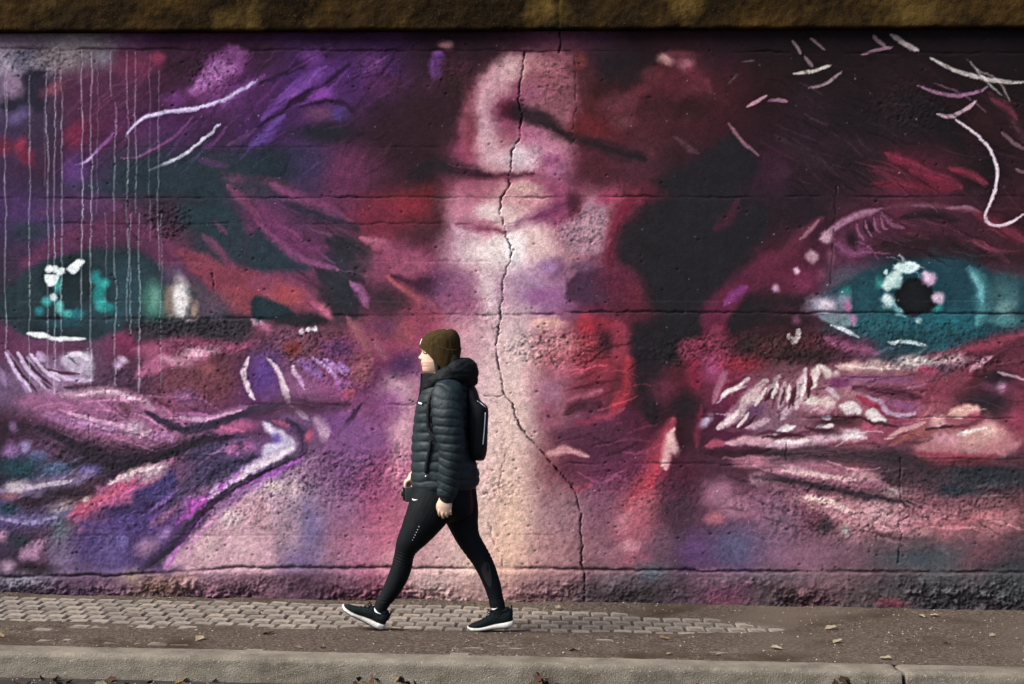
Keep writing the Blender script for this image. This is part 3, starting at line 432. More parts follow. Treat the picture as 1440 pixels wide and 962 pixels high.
    B('b47c84', 8, [(1112, 696), (1160, 698), (1220, 706), (1272, 716), (1262, 742), (1215, 742), (1170, 728), (1130, 712)]); S('deb4ae', 9, [(1128, 698), (1165, 704), (1185, 716)], .6); D('cc9ca0', 1235, 722, 20, 12, .8)
    D('bc808e', 1272, 742, 14, 10); S('b47480', 20, [(1270, 740), (1300, 728), (1345, 722)], .9); D('c08a8c', 1300, 748, 9, 7); D('a8646c', 1330, 742, 24, 16, .9); D('b07074', 1400, 735, 26, 14, .8, rot=-20); D('3a3036', 1160, 740, 14, 9); D('94908c', 1189, 746, 6, 7); D('424950', 1290, 786, 46, 11, .8); D('2e3034', 1420, 800, 40, 12, .8); D('7c5a70', 1095, 735, 20, 20, .9); D('865a70', 1130, 780, 40, 18, .9)
    strands(60, 1000, 1400, 640, 760, 12, 9, 5, .5); strands(40, 1000, 1420, 505, 630, -16, 12, 4, .5); strands(30, 780, 900, 500, 690, -12, 10, 5, .5)
    # --- lower left sweep
    S('6c5e94', 16, [(0, 727), (40, 733), (80, 726), (105, 718)], .7); D('566068', 84, 745, 14, 22, .9); D('ac7490', 4, 755, 9, 8); B('9c7090', 5, [(27, 777), (45, 763), (66, 757), (61, 771), (50, 786), (35, 787)]); D('9c7892', 10, 795, 11, 8); D('6e5c7c', 86, 785, 18, 24, .8); D('2a3038', 24, 760, 18, 10); D('2a222a', 50, 800, 26, 8); D('4a3a70', 128, 762, 22, 26, .9); D('5e4e86', 158, 775, 20, 24, .8); D('6a5a98', 172, 760, 8, 10); D('9c7094', 206, 768, 16, 12, .7, rot=-35); D('8c68a0', 232, 750, 12, 8, rot=-40); S('382c44', 24, [(195, 802), (240, 772), (268, 742), (292, 724)], .7); S('9a48a8', 9, [(232, 798), (250, 766), (266, 745), (292, 718)], .5); S('503c74', 16, [(110, 735), (160, 740), (200, 730)], .8)
    B('be929e', 9, [(240, 797), (268, 757), (300, 732), (340, 702), (370, 690), (385, 740), (375, 797)]); D('d8bac0', 322, 728, 16, 13); D('d0acb0', 292, 770, 16, 16, .8); D('cca4ac', 340, 765, 18, 20, .9); S('c486b0', 8, [(262, 775), (285, 745), (315, 718)], .8); D('6c5e8c', 430, 742, 22, 40, .9); D('a88898', 405, 745, 18, 30, .9); D('745e88', 420, 790, 28, 16, .9); D('ac6884', 500, 765, 26, 30, .9); D('b8647e', 550, 745, 18, 40, .9); D('c48c94', 560, 790, 22, 20, .9); D('dcae90', 712, 735, 14, 60, .9)
    D('b87c86', 878, 735, 12, 14); D('cc989e', 888, 766, 14, 8); D('ac5a6a', 898, 742, 22, 24, .9); D('5e3c6c', 975, 775, 26, 24, .9); D('545270', 1032, 768, 28, 28, .9); D('b46472', 1005, 728, 12, 8); D('6a4a5c', 925, 765, 20, 20, .9)
    # crisp accents laid last
    S('bca4b0', 3.8, [(1343, 168), (1365, 183), (1388, 205), (1402, 235), (1400, 262), (1391, 288), (1385, 305), (1391, 315), (1408, 317), (1425, 310), (1442, 299)], .3, .95, .08, .1)
    for c, w, pts in (('3a2f44', 10, [(203, 577), (230, 594), (262, 604), (305, 596), (345, 579), (402, 566)]), ('2c2430', 14, [(50, 598), (110, 628), (170, 646), (220, 641), (280, 620), (330, 612)]), ('cc9ab8', 6, [(95, 580), (150, 594), (192, 605)]), ('d4acbc', 6, [(105, 556), (150, 550), (192, 561)]), ('c894b4', 5, [(238, 587), (285, 590), (338, 576)]),
        ('c8acd0', 6, [(6, 494), (22, 522), (44, 550)]), ('ccb0d2', 6, [(24, 494), (40, 520), (64, 546)]), ('d0b6d4', 6, [(42, 496), (58, 516), (84, 536)]), ('c4a8c8', 5, [(70, 522), (98, 533), (130, 534)]), ('d8ccd8', 8, [(92, 500), (112, 498), (124, 506)]), ('4c2840', 5, [(14, 500), (32, 528), (52, 550)]), ('4c2840', 5, [(33, 500), (50, 522), (74, 543)]),
        ('e2ccd8', 9, [(345, 667), (366, 652), (392, 641), (412, 628)]), ('dcbcd4', 7, [(318, 692), (338, 674)]), ('d8b4d0', 6, [(296, 704), (312, 690)]), ('ac50b8', 6, [(236, 797), (252, 765), (280, 729), (320, 693), (370, 669), (426, 642)]), ('30263a', 10, [(203, 801), (245, 766), (280, 725), (330, 684), (382, 658)]),
        ('bc5474', 10, [(98, 725), (125, 708), (160, 690), (188, 675)]), ('dcbabc', 7, [(150, 681), (185, 664), (228, 655)]), ('483c74', 9, [(196, 700), (222, 686), (243, 664)]), ('8c7ca8', 7, [(0, 730), (40, 734), (84, 725)]), ('b8a4b4', 7, [(10, 686), (50, 684), (100, 675)])):
        S(c, w, pts, .3, .9, .25, .2)
    for pts in ([(1018, 598), (1040, 574)], [(1036, 600), (1052, 580)], [(1062, 572), (1078, 545)], [(1086, 560), (1094, 535)], [(1106, 565), (1110, 540)], [(1128, 560), (1132, 530)], [(1146, 540), (1152, 518)], [(1100, 606), (1118, 598)], [(1090, 622), (1140, 619)], [(1185, 612), (1210, 614)], [(1345, 612), (1388, 602)], [(1015, 556), (1045, 538)], [(1182, 570), (1206, 576)], [(1222, 580), (1242, 592)], [(1158, 600), (1172, 598)]):
        S('e8d4ce', 6, pts, .3, .85, .3, .15)
    for pts in ([(1040, 604), (1062, 585)], [(1075, 566), (1088, 545)], [(1097, 572), (1103, 545)], [(1115, 570), (1119, 540)], [(1137, 560), (1141, 530)], [(1130, 601), (1172, 606)], [(1070, 614), (1130, 611)], [(1210, 590), (1262, 599)], [(1300, 604), (1342, 598)], [(1170, 585), (1212, 588)]):
        S('4a2232', 5, pts, .4, .85, .3, .15)
    S('dcb2ae', 7, [(1098, 661), (1150, 668), (1205, 674)], .4); S('e2bcb4', 7, [(1128, 699), (1170, 706), (1202, 722)], .4); S('382c34', 8, [(1085, 674), (1140, 682), (1200, 693), (1262, 704)], .5, .8)
    S('c46a72', 8, [(1340, 742), (1375, 728), (1412, 720)], .6, .7); S('b8747c', 9, [(1268, 748), (1292, 738), (1330, 728)], .6, .8)
    for x, y, rx, ry, c in ((690, 560, 46, 120, 'e4c2c2'), (690, 700, 50, 80, 'e2bcb4'), (715, 640, 26, 150, 'e6c4b0'), (625, 790, 40, 30, 'd8b4ae'), (635, 640, 40, 120, 'dcb8b8'), (700, 470, 30, 40, 'dcc0c0')):
        D(c, x, y, rx, ry, .95, .36)
    # --- base course
    for x, y, rx, ry, c in ((30, 817, 40, 9, '8c8696'), (105, 822, 30, 12, '6c4e66'), (160, 826, 26, 12, '745268'), (185, 812, 14, 8, '8c7666'), (225, 825, 26, 14, 'a07868'), (262, 814, 18, 10, 'ac847e'), (300, 830, 26, 12, '8c5e6e'), (340, 830, 22, 12, '6a4858'), (430, 818, 34, 16, '54384a'), (610, 820, 30, 16, 'c4a6a0'), (660, 825, 30, 14, 'b8908c'), (760, 825, 34, 18, '9c7076'), (915, 806, 22, 14, '56606a'), (870, 815, 22, 12, '7c6870'), (1010, 815, 40, 12, '80586c'), (1010, 840, 24, 9, '844c60'), (1150, 820, 40, 16, '7c5a62'), (1255, 846, 22, 6, '843a48'), (1330, 822, 50, 18, '545254'), (1420, 825, 40, 18, '4c5052'), (1080, 812, 60, 7, '6e5c64')):
        D(c, x, y, rx, ry, .9)

    # --- paint runs down from the top of the left eye's side
    for x, ya, yb, a in ((7, 110, 505, .75), (10, 95, 175, .5), (41, 105, 550, .75), (62, 150, 262, .4), (66, 90, 520, .8), (77, 85, 555, .8), (86, 78, 478, .8), (88, 480, 500, .5), (115, 70, 450, .85), (127, 72, 545, .9), (137, 72, 300, .35), (148, 300, 456, .35), (155, 71, 136, .75), (161, 143, 542, .75), (179, 72, 452, .7), (190, 72, 300, .7), (196, 300, 552, .75), (210, 76, 340, .35), (222, 100, 380, .6), (226, 300, 545, .4), (182, 300, 470, .6)):
        yy = np.arange(ya, yb, 1.0)
        xs = x + 2.6 * (fbm(yy / 60, yy * 0 + x, 41, 2) - .5) * 2 + .5 * (vn(yy / 8, yy * 0 + x, 9) - .5)
        for y, xx, wv in zip(yy, xs, fbm(yy / 26, yy * 0 + x, 77, 3, .8)):
            r0 = int(y - CY0); t = (y - 70) / 430
            c = srgb('b496b0') * (1 - min(1, t * 1.6)) + srgb('b4c8cc') * min(1, t * 1.6)
            for px in range(int(xx) - 2, int(xx) + 4):
                if 0 <= px < CW:
                    al = .85 * a * max(0, 1 - abs(px - xx) / (.95 + .45 * wv)) * (.45 + .75 * wv)
                    C[r0, px] += (c - C[r0, px]) * min(al, .95)
    # --- weathering: blotches, worn flecks
    def blur(A, r):
        for ax in (0, 1):
            for _ in range(2):
                pad = [(0, 0)] * 3; pad[ax] = (r + 1, r); cs = np.cumsum(np.pad(A, pad, mode='edge'), ax)
                n = A.shape[ax]; A = (np.take(cs, np.arange(2 * r + 1, 2 * r + 1 + n), ax) - np.take(cs, np.arange(n), ax)) / (2 * r + 1)
        return A
    wu = U + 6 * (fbm(U / 14, V / 14, 61, 3) - .5) + 1.6 * (vn(U / 3.1, V / 3.1, 67) - .5); wv = V + 6 * (fbm(U / 14, V / 14, 71, 3) - .5) + 1.6 * (vn(U / 3.1, V / 3.1, 73) - .5)
    calm = np.where(((U < 240) & (V < 560)) | ((U > 1000) & (V < 330)), .3, 1.0); wu = U + calm * (wu - U); wv = V + calm * (wv - V)
    C[:] = C[np.clip(wv - CY0, 0, CH - 1).astype(int), np.clip(wu, 0, CW - 1).astype(int)]
    Lm = C.mean(2, keepdims=True); C += .30 * (Lm - blur(Lm, 9)) + .32 * (Lm - blur(Lm, 2))
    C[:] = np.clip(Lm + (C - Lm) * .90, 0, 1)
    C *= (1 + .16 * (fbm(U / 40, V / 40, 51) - .5) + .26 * (fbm(U / 7, V / 7, 57, 3) - .5) + .20 * NB)[..., None]
    return np.clip(C, 0.008, .98), U, V, NA, NB

CANVAS, CU, CV, NA, NB = mural()

# relief of the concrete in metres (+ = towards the street), and the dark tone of cracks and pits: dirt plus painted-in depth shade
def relief():
    H = np.zeros((CH, CW)); DK = np.zeros((CH, CW))
    rough = np.zeros((CH, CW))
    for x, y, rx, ry, a in ((235, 312, 42, 32, 1.0), (270, 462, 95, 20, 1.0), (300, 490, 90, 18, .7), (430, 490, 90, 35, .7), (240, 540, 150, 40, .45), (180, 640, 200, 70, .5), (470, 670, 110, 45, .75), (300, 700, 160, 60, .5), (480, 520, 60, 40, .6), (780, 490, 90, 32, .9), (820, 325, 45, 38, .7), (1000, 495, 110, 30, .8), (1130, 490, 110, 28, .8), (1280, 470, 170, 26, .55), (1330, 510, 120, 18, .9), (1250, 700, 220, 45, .6), (1350, 690, 120, 40, .6), (60, 85, 70, 28, .7), (300, 100, 45, 35, .7), (520, 100, 60, 30, .3), (640, 100, 40, 40, .4), (1280, 150, 60, 40, .5), (780, 110, 30, 40, .4), (680, 440, 60, 30, .25), (700, 690, 40, 20, .4), (900, 690, 120, 40, .35), (1150, 560, 90, 40, .25), (560, 660, 30, 40, .7), (100, 740, 140, 60, .45), (1180, 730, 120, 40, .6)):
        d = np.hypot((CU - x) / rx, (CV - y) / ry) * (1 + .6 * NA)
        rough = np.maximum(rough, a * (1 - sstep(.5, 1.15, d)))
    basec = sstep(798, 808, CV + 5 * NA)
    bl = basec * (sstep(806, 838, CV + 40 * (fbm(CU / 40, CV / 40, 61) - .5)) * (.25 + 1.1 * sstep(.35, .6, fbm(CU / 90, CV / 60, 63, 2))) + .16)
    n1 = fbm(CU / 5.5, CV / 5.5, 71, 3) - .5; n2 = fbm(CU / 16, CV / 16, 75, 3) - .5; n3 = fbm(CU / 120, CV / 120, 79, 2) - .5
    lump = np.abs(fbm(CU / 15, CV / 12, 83, 4, .75) - .5) * 2.2
    H += .006 * n3 + (.0018 * n1 + .0011 * NB) * (.6 + .8 * sstep(500, 760, CV)) + rough * (.0085 * n1 + .005 * n2 + .0055 * NB - .002) + bl * (.024 * (lump - .35) + .010 * n1 + .005 * NB)
    H += .011 * basec * (1 - .5 * sstep(815, 852, CV)) * (.15 + 1.3 * fbm(CU / 70, CV * 0, 65, 3))
    rc = fbm(CU / 3.2, CV / 3.2, 91, 2)
    DK += rough * .8 * sstep(.60, .76, rc) + bl * .5 * sstep(.55, .75, 1 - lump) * .8 + .30 * sstep(.61, .76, rc) * (.25 + sstep(.42, .62, fbm(CU / 60, CV / 60, 93)))
    # pits
    rng = np.random.default_rng(12)
    for k in range(3000):
        x, y = rng.uniform(0, CW), rng.uniform(45, 855)
        dens = rough[int(np.clip(y - CY0, 0, CH - 1)), int(x)] + (.35 if 560 < x < 880 and y > 400 else .12) + (.2 if y > 700 else 0)
        if rng.random() > dens: continue
        r = rng.uniform(.8, 2.1); x0, y0 = int(x), int(y - CY0)
        ys, xs = slice(max(0, y0 - 3), y0 + 4), slice(max(0, x0 - 3), x0 + 4)
        g = np.exp(-(((CU[ys, xs] - x) / r) ** 2 + ((CV[ys, xs] - y) / (r * .7)) ** 2))
        H[ys, xs] -= .007 * g; DK[ys, xs] = np.maximum(DK[ys, xs], .75 * g)
    # bright specks of bare aggregate
    for k in range(420):
        x, y = rng.uniform(0, CW - 3), rng.uniform(60, 850); i, j = int(y - CY0), int(x)
        CANVAS[i:i + 1 + (k % 5 == 0), j:j + 1 + (k % 4 == 0)] += rng.uniform(.12, .4)
    # formwork joints: (y left, y right, u from, u to, width, depth, dark tone)
    for ya, yb, ua, ub, w, dp, dk in ((69, 75, 0, 1440, 2.0, .008, .75), (207, 207, 0, 620, 1.0, .003, .25), (279, 276, 0, 1440, 1.9, .006, .8), (315, 314, 0, 720, 1.4, .005, .5), (369, 368, 0, 700, 1.0, .002, -.22), (424, 423, 0, 1440, 1.0, .002, -.2), (449, 447, 0, 380, 2.4, .008, .7), (446, 440, 470, 880, 2.2, .008, .7), (437, 441, 800, 1440, 2.0, .007, .85), (532, 530, 1180, 1440, 1.4, .005, .5), (586, 588, 890, 1440, 1.5, .006, .6), (570, 566, 350, 600, 1.6, .006, .5), (641, 641, 120, 300, 1.2, .004, .4), (645, 646, 1250, 1440, 1.6, .006, .7), (655, 650, 800, 1000, 1.8, .006, .6), (652, 655, 940, 1130, 1.6, .005, .5), (698, 697, 0, 1440, 1.0, .002, -.22), (753, 752, 0, 1440, 1.0, .003, .22), (700, 701, 1280, 1440, 1.4, .005, .5), (801, 802, 0, 1440, 2.6, .012, .9)):
        line = ya + (yb - ya) * CU / 1440 + (3.6 if dk > .4 else .8) * (fbm(CU / 30, CV * 0 + ya, 95, 5, .7) - .5) * 2 + (np.interp(CU, [0, 180, 330, 500, 720, 1080, 1440], [10, 8, -3, -3, -2, 2, 3]) if ya == 801 else 0)
        amp = sstep(.30, .85, fbm(CU / 46, CV * 0 + ya, 101, 3, .8) + (.26 if dk > .8 else .05)) * sstep(ua - 12, ua + 12, CU) * (1 - sstep(ub - 12, ub + 12, CU))
        ww = w * (.35 + .75 * vn(CU / 7, CV * 0 + ya, 103))
        g = np.exp(-((CV - line) / ww) ** 2) * amp
        H -= dp * g
        if dk > 0: DK = np.maximum(DK, dk * g)
        else: CANVAS[:] += (-dk * .35) * g[..., None]
    # cracks
    def crack(pts, w, dp, dk, jit=3.0, seed=0):
        P = np.array(pts, float)
        L = np.concatenate([[0], np.cumsum(np.hypot(*np.diff(P, axis=0).T))]); t = np.arange(0, L[-1], .7)
        x = np.interp(t, L, P[:, 0]) + jit * (fbm(t / 9, t * 0 + seed, 111, 5, .8) - .5) * 2.6; y = np.interp(t, L, P[:, 1]) + jit * .6 * (fbm(t / 9, t * 0 + seed, 117) - .5) * 2
        ws = w * (.30 + .85 * vn(t / 7, t * 0 + seed, 121) ** 1.5)
        for a, b, r in zip(x, y, ws):
            j, i = int(a), int(b - CY0); s1, s2 = slice(max(0, i - 4), i + 5), slice(max(0, j - 4), j + 5)
            if i < 0 or j < 0 or i >= CH or j >= CW: continue
            g = np.exp(-(((CU[s1, s2] - a) ** 2 + (CV[s1, s2] - b) ** 2) / (r * r)))
            H[s1, s2] = np.minimum(H[s1, s2], H[s1, s2] * (1 - g * g) + (-dp) * g * g); DK[s1, s2] = np.maximum(DK[s1, s2], dk * g)
    crack([(738, 74), (735, 100), (729, 130), (731, 150), (735, 165), (731, 180), (733, 190), (724, 205), (720, 215), (718, 240), (716, 262), (706, 278), (704, 300), (708, 318), (712, 330), (718, 345), (719, 358), (713, 380), (707, 395), (706, 420), (704, 440), (700, 470), (697, 490), (701, 515), (706, 535), (707, 550), (720, 567), (727, 590), (740, 613), (752, 625), (768, 642), (785, 662), (808, 690), (812, 705), (818, 720), (816, 740), (819, 765), (817, 790), (821, 800), (822, 825), (821, 852)], 1.0, .030, 1.0, 3.2, 1)
    crack([(787, 45), (789, 62), (786, 75)], 1.5, .02, .9, 2, 2)
    crack([(808, 80), (809, 130), (811, 150), (807, 165), (805, 200)], .9, .010, .6, 3, 3)
    crack([(1176, 262), (1174, 300), (1170, 360), (1168, 400)], .9, .008, .5, 3, 4)
    crack([(1266, 640), (1265, 690), (1272, 710), (1278, 726), (1264, 735), (1268, 752), (1265, 770), (1262, 792)], 1.2, .012, .8, 3, 5)
    crack([(712, 632), (705, 662), (698, 690)], .7, .006, .5, 4, 6); crack([(688, 735), (692, 760), (706, 780), (706, 800)], .8, .008, .6, 3, 7)
    crack([(679, 556), (700, 558), (720, 552)], .9, .008, .7, 3, 8); crack([(555, 568), (572, 572), (590, 566)], .9, .008, .6, 3, 9)
    crack([(290, 545), (288, 590), (280, 604)], 1.0, .008, .5, 3, 10); crack([(125, 583), (124, 610)], 1.0, .008, .6, 3, 11); crack([(1106, 622), (1106, 648)], 1.0, .01, .6, 2, 12); crack([(381, 655), (383, 700)], 1.0, .01, .6, 3, 13); crack([(247, 640), (246, 690)], .9, .006, .4, 2, 14); crack([(178, 282), (181, 320), (196, 340)], 1.3, .012, .6, 3, 15); crack([(298, 385), (302, 410)], 1.4, .012, .6, 3, 16)
    return H, np.clip(DK, 0, 1)
RH, RD = relief()
ALB = 0.80                                  # how bright the paint is in itself
_c = lin(np.clip(CANVAS, 0, 1)) * ALB
_dirt_and_shade = lin(srgb('140d10'))  # dirt colour that also paints the shade inside cracks and pits
PAINT = np.clip(_c * (1 - RD[..., None]) + _dirt_and_shade * RD[..., None], 0.002, .85)

def sample(A, u, v):
    """bilinear; mirrored beyond the picture so that the painting goes on"""
    u = np.abs(u); u = np.where(u > CW - 1, 2 * (CW - 1) - u, u); u = np.clip(u, 0, CW - 1.001)
    v = np.clip(v - CY0, 0, CH - 1.001)
    i = v.astype(int); j = u.astype(int); fv = v - i; fu = u - j
    if A.ndim == 3: fv = fv[..., None]; fu = fu[..., None]
    return (A[i, j] * (1 - fu) + A[i, j + 1] * fu) * (1 - fv) + (A[i + 1, j] * (1 - fu) + A[i + 1, j + 1] * fu) * fv

# ------------------------------------------------------------------ the wall
def paint_mat():
    m, t, b = new_mat('painted_concrete')
    at = t.nodes.new('ShaderNodeAttribute'); at.attribute_name = 'paint'
    tc = t.nodes.new('ShaderNodeTexCoord')
    n = t.nodes.new('ShaderNodeTexNoise'); n.inputs['Scale'].default_value = 120; n.inputs['Detail'].default_value = 5; n.inputs['Roughness'].default_value = .7
    t.links.new(tc.outputs['Object'], n.inputs[0])
    mr = t.nodes.new('ShaderNodeMapRange'); mr.inputs[1].default_value = .25; mr.inputs[2].default_value = .75; mr.inputs[3].default_value = .62; mr.inputs[4].default_value = 1.34
    t.links.new(n.outputs['Fac'], mr.inputs[0])
    mx = t.nodes.new('ShaderNodeMix'); mx.data_type = 'RGBA'; mx.blend_type = 'MULTIPLY'; mx.inputs['Factor'].default_value = 1
    t.links.new(at.outputs['Color'], mx.inputs[6]); t.links.new(mr.outputs[0], mx.inputs[7]); t.links.new(mx.outputs[2], b.inputs['Base Color'])
    b.inputs['Roughness'].default_value = .85; b.inputs['Specular IOR Level'].default_value = .10
    bp = t.nodes.new('ShaderNodeBump'); bp.inputs['Strength'].default_value = .6; bp.inputs['Distance'].default_value = .005
    t.links.new(n.outputs['Fac'], bp.inputs['Height']); t.links.new(bp.outputs[0], b.inputs['Normal'])
    return m
M_PAINT = paint_mat()
Z_LEDGE = on_plane(720, 44, 0).z
wall = tag(link(bpy.data.objects.new('mural_wall', None)), 'rough concrete wall painted with a huge purple and crimson face with two teal eyes', 'wall')
wall.location = (0, 0, 0)
xs = np.concatenate([np.arange(-9, -4.6, .12), np.arange(-4.6, -3.2, .016), np.arange(-3.2, 3.2, .0057), np.arange(3.2, 4.6, .016), np.arange(4.6, 9.01, .12)])
zj = [on_plane(720, v, 0).z for v in (44, 72, 277.5, 442, 801)]
zs_all = [zj[0], zj[1], zj[2], zj[3], zj[4], -0.16]
yaw_s, yaw_c = math.sin(YAW), math.cos(YAW)
for k in range(5):
    zt, zb = zs_all[k], zs_all[k + 1]
    z = np.linspace(zt, zb, max(3, int((zt - zb) / .0057) + 1))
    X, Z = np.meshgrid(xs, z)
    dx = X - CAM_X; d = -dx * yaw_s + CAM_D * yaw_c
    u = 720 + F_PX * (dx * yaw_c + CAM_D * yaw_s) / d; v = 481 - F_PX * (Z - CAM_H) / d
    Hh = sample(RH, u, v); cc = sample(PAINT, u, v)
    co = np.stack([X, -Hh, Z], -1).reshape(-1, 3)
    mesh_np('wall_course', co, grid_faces(*X.shape)[:, ::-1], M_PAINT, wall, True, cc.reshape(-1, 3))
M_CONC = ramp_mat('plain_concrete', ['3a3634', '54504c', '6a655e'], 3, bump=(80, .5))
core = [(x, y, z) for x in (-9, 9) for y in (.06, .55) for z in (-.3, Z_LEDGE + .02)]
mesh_py('wall_core', core, [(0, 1, 3, 2), (4, 6, 7, 5), (0, 4, 5, 1), (2, 3, 7, 6), (0, 2, 6, 4), (1, 5, 7, 3)], M_CONC, wall, False)

# ledge above the mural: an ochre-stained concrete beam
def ledge():
    m = ramp_mat('ochre_stained_concrete', ['0c0804', '1e150a', '32230e', '443114'], 1.6, rough=.95, spec=.05, detail=14, bump=(70, .5), stretch=(1, 1, 1.2),
                 extra=[('0a0704', 1.0, .50, .64), ('5a431c', 110, .60, .80), ('1a1208', 5, .52, .70), ('4e3c1c', 2.4, .58, .74)])
    x = np.concatenate([np.arange(-9, -3.4, .1), np.arange(-3.4, 3.4, .013), np.arange(3.4, 9.01, .1)])
    z0 = Z_LEDGE
    prof = [(.05, z0 + .004), (-.03, z0 + .003), (-.044, z0 + .004), (-.053, z0 + .010), (-.056, z0 + .02)] + [(-.056, z0 + .02 + .012 * k) for k in range(1, 30)] + [(-.056, z0 + .5), (-.056, z0 + .75), (-.05, z0 + .78), (.5, z0 + .79)]
    prof = np.array(prof); X, I = np.meshgrid(x, np.arange(len(prof)))
    Y = prof[I, 0].copy(); Z = prof[I, 1].copy()
    n = fbm(X * 14, Z * 14, 131, 4) - .5; f = ((I > 2) & (I < len(prof) - 2))
    Y += f * (.016 * n + .010 * (fbm(X * 60, Z * 60, 137, 2) - .5)); Z += (I <= 4) * .010 * (fbm(X * 9, X * 0, 139, 4) - .5)
    for cx, sd in ((.28, 1),):
        c = cx + .03 * (fbm(Z * 8, Z * 0 + sd, 141) - .5); Y += f * .012 * np.exp(-((X - c) / .007) ** 2)
    mesh_np('ledge', np.stack([X, Y, Z], -1).reshape(-1, 3), grid_faces(*X.shape), m, wall)
ledge()

# ------------------------------------------------------------------ ground, pavement, kerb
def strip(name, xs_, ys_, zf, mat, kind='structure'):
    X, Y = np.meshgrid(xs_, ys_); Z = zf(X, Y)
    o = mesh_np(name, np.stack([X, Y, Z], -1).reshape(-1, 3), grid_faces(*X.shape), mat)
    return tag(o, kind=kind)
def gzc(X): return -SLOPE * (np.clip(X, -14, 14) - XG)
KERB_H = 0.106
M_ROAD = ramp_mat('asphalt', ['14110f', '241f1b', '38312a'], 9, bump=(220, .8), extra=[('4a3f34', 120, .60, .72)])
strip('road', np.array([-600, -60, -14, -9, -6, -4, -2, 0, 2, 4, 6, 9, 14, 60, 600.]), np.array([-600, -60, -16, -8, -4, -2.2, -1.7, 0, .5, 60, 600.]), lambda X, Y: gzc(X) - KERB_H, M_ROAD)
M_BED = ramp_mat('bedding_sand', ['1c1612', '2c241d', '3a3027'], 20, bump=(160, .6))
_ka, _kb = on_ground(0, 907, .012), on_ground(1440, 938, .012); KM = (_kb.y - _ka.y) / (_kb.x - _ka.x); KY0 = _ka.y - KM * _ka.x
def kyf(x): return KY0 + KM * x
                       # back edge of the kerb
pav = strip('pavement', np.linspace(-9, 9, 37), np.array([KY0 - .02, -.8, 0, .05]), lambda X, Y: gzc(X) - .022, M_BED)

# which part of the paving lies bare: in depth y as a function of x
_bu = [-400, 0, 240, 480, 720, 860, 960, 1040, 1095, 1150]
_top = [832, 836, 839, 847, 852, 860, 866, 875, 886, 910]; _bot = [868, 873, 878, 883, 887, 888, 889, 889, 886, 870]
_px, _pyt, _pyb = [], [], []
for u_, a_, b_ in zip(_bu, _top, _bot):
    pa, pb = on_ground(u_, a_), on_ground(u_, b_); _px.append((pa.x + pb.x) / 2); _pyt.append(pa.y); _pyb.append(pb.y)
def bare(X, Y):
    t = np.interp(X, _px, _pyt); b = np.interp(X, _px, _pyb); b = np.where(X > _px[-1], t, b)
    e = np.where(X > _px[-1], -1.0, np.minimum(t - Y, Y - b))                    # > 0 inside
    nz = fbm(X * 2.6, Y * 5, 151, 4) - .5
    core_ = sstep(-.14, .08, e + .36 * nz * (1 + .6 * sstep(.2, 1.5, X)))
    far = sstep(.54, .64, fbm(X * 2.2, Y * 7, 157, 3)) * sstep(-.14, -.4, Y) * (X < 1.2) * .55
    return np.maximum(core_, far)
def soil_h(X, Y):
    c = bare(X, Y)
    h = .0085 * (1 - c) - .0105 * c
    h = h + (.0045 * (fbm(X * 30, Y * 30, 161, 3) - .5) + .003 * (fbm(X * 90, Y * 90, 163, 2) - .5)) * (1 - .4 * c)
    h = h + .016 * sstep(-.12, -.01, Y) * (.5 + fbm(X * 6, Y * 6, 167))          # drift against the wall
    return h
M_SOIL = ramp_mat('dry_soil', ['211a16', '3a312b', '52473e', '6e6257'], 48, rough=.95, spec=.1, detail=12, bump=(300, .9), extra=[('7c7066', 130, .58, .68), ('1c1613', 110, .60, .72), ('34291f', 1.6, .54, .70), ('564b42', .9, .52, .70)])
sx = np.concatenate([np.arange(-9, -3.6, .08), np.arange(-3.6, 3.6, .011), np.arange(3.6, 9.01, .08)]); 
X, Y = np.meshgrid(sx, np.linspace(0, 1, 155)); Y = (kyf(X) + .002) * (1 - Y) + .03 * Y
soil = mesh_np('soil', np.stack([X, Y, gzc(X) + soil_h(X, Y)], -1).reshape(-1, 3), grid_faces(*X.shape), M_SOIL)
tag(soil, 'brown dry soil and grit drifted over the paving', 'soil', kind='stuff')

M_PAVER = [ramp_mat('paver_concrete', c, 30, bump=(200, .5), extra=[('4a3f36', 11, .50, .74), ('3a3029', 3.0, .54, .72)]) for c in (['56504a', '726a62', '867d73'], ['504a45', '69625a', '7b736a'], ['5f5850', '7a7167', '8e857a'])]
def paver_mesh(mat, k):
    bm = bmesh.new(); L, W, Hh, b = .0542, .0665, .05, .008
    rg = random.Random(k)
    ring0 = [(-L, -W), (L, -W), (L, W), (-L, W)]
    rows = [(0, -Hh), (0, -b), (b, -.0005)]
    vs_ = []
    for ins, z in rows:
        r = []
        for (x, y) in ring0:
            sx_, sy_ = (1 if x > 0 else -1), (1 if y > 0 else -1)
            r.append(bm.verts.new((x - sx_ * (ins + rg.uniform(0, .002)), y - sy_ * (ins + rg.uniform(0, .002)), z + (rg.uniform(-.0015, .0015) if ins else 0))))
        vs_.append(r)
    for a, c in zip(vs_[:-1], vs_[1:]):
        for i in range(4): bm.faces.new((a[i], a[(i + 1) % 4], c[(i + 1) % 4], c[i]))
    bm.faces.new(vs_[-1])
    bm.normal_update(); me = bpy.data.meshes.new('paver'); bm.to_mesh(me); bm.free(); me.materials.append(mat); return me
pmeshes = [paver_mesh(M_PAVER[k % 3], k) for k in range(9)]
rng = random.Random(5)
cand = []
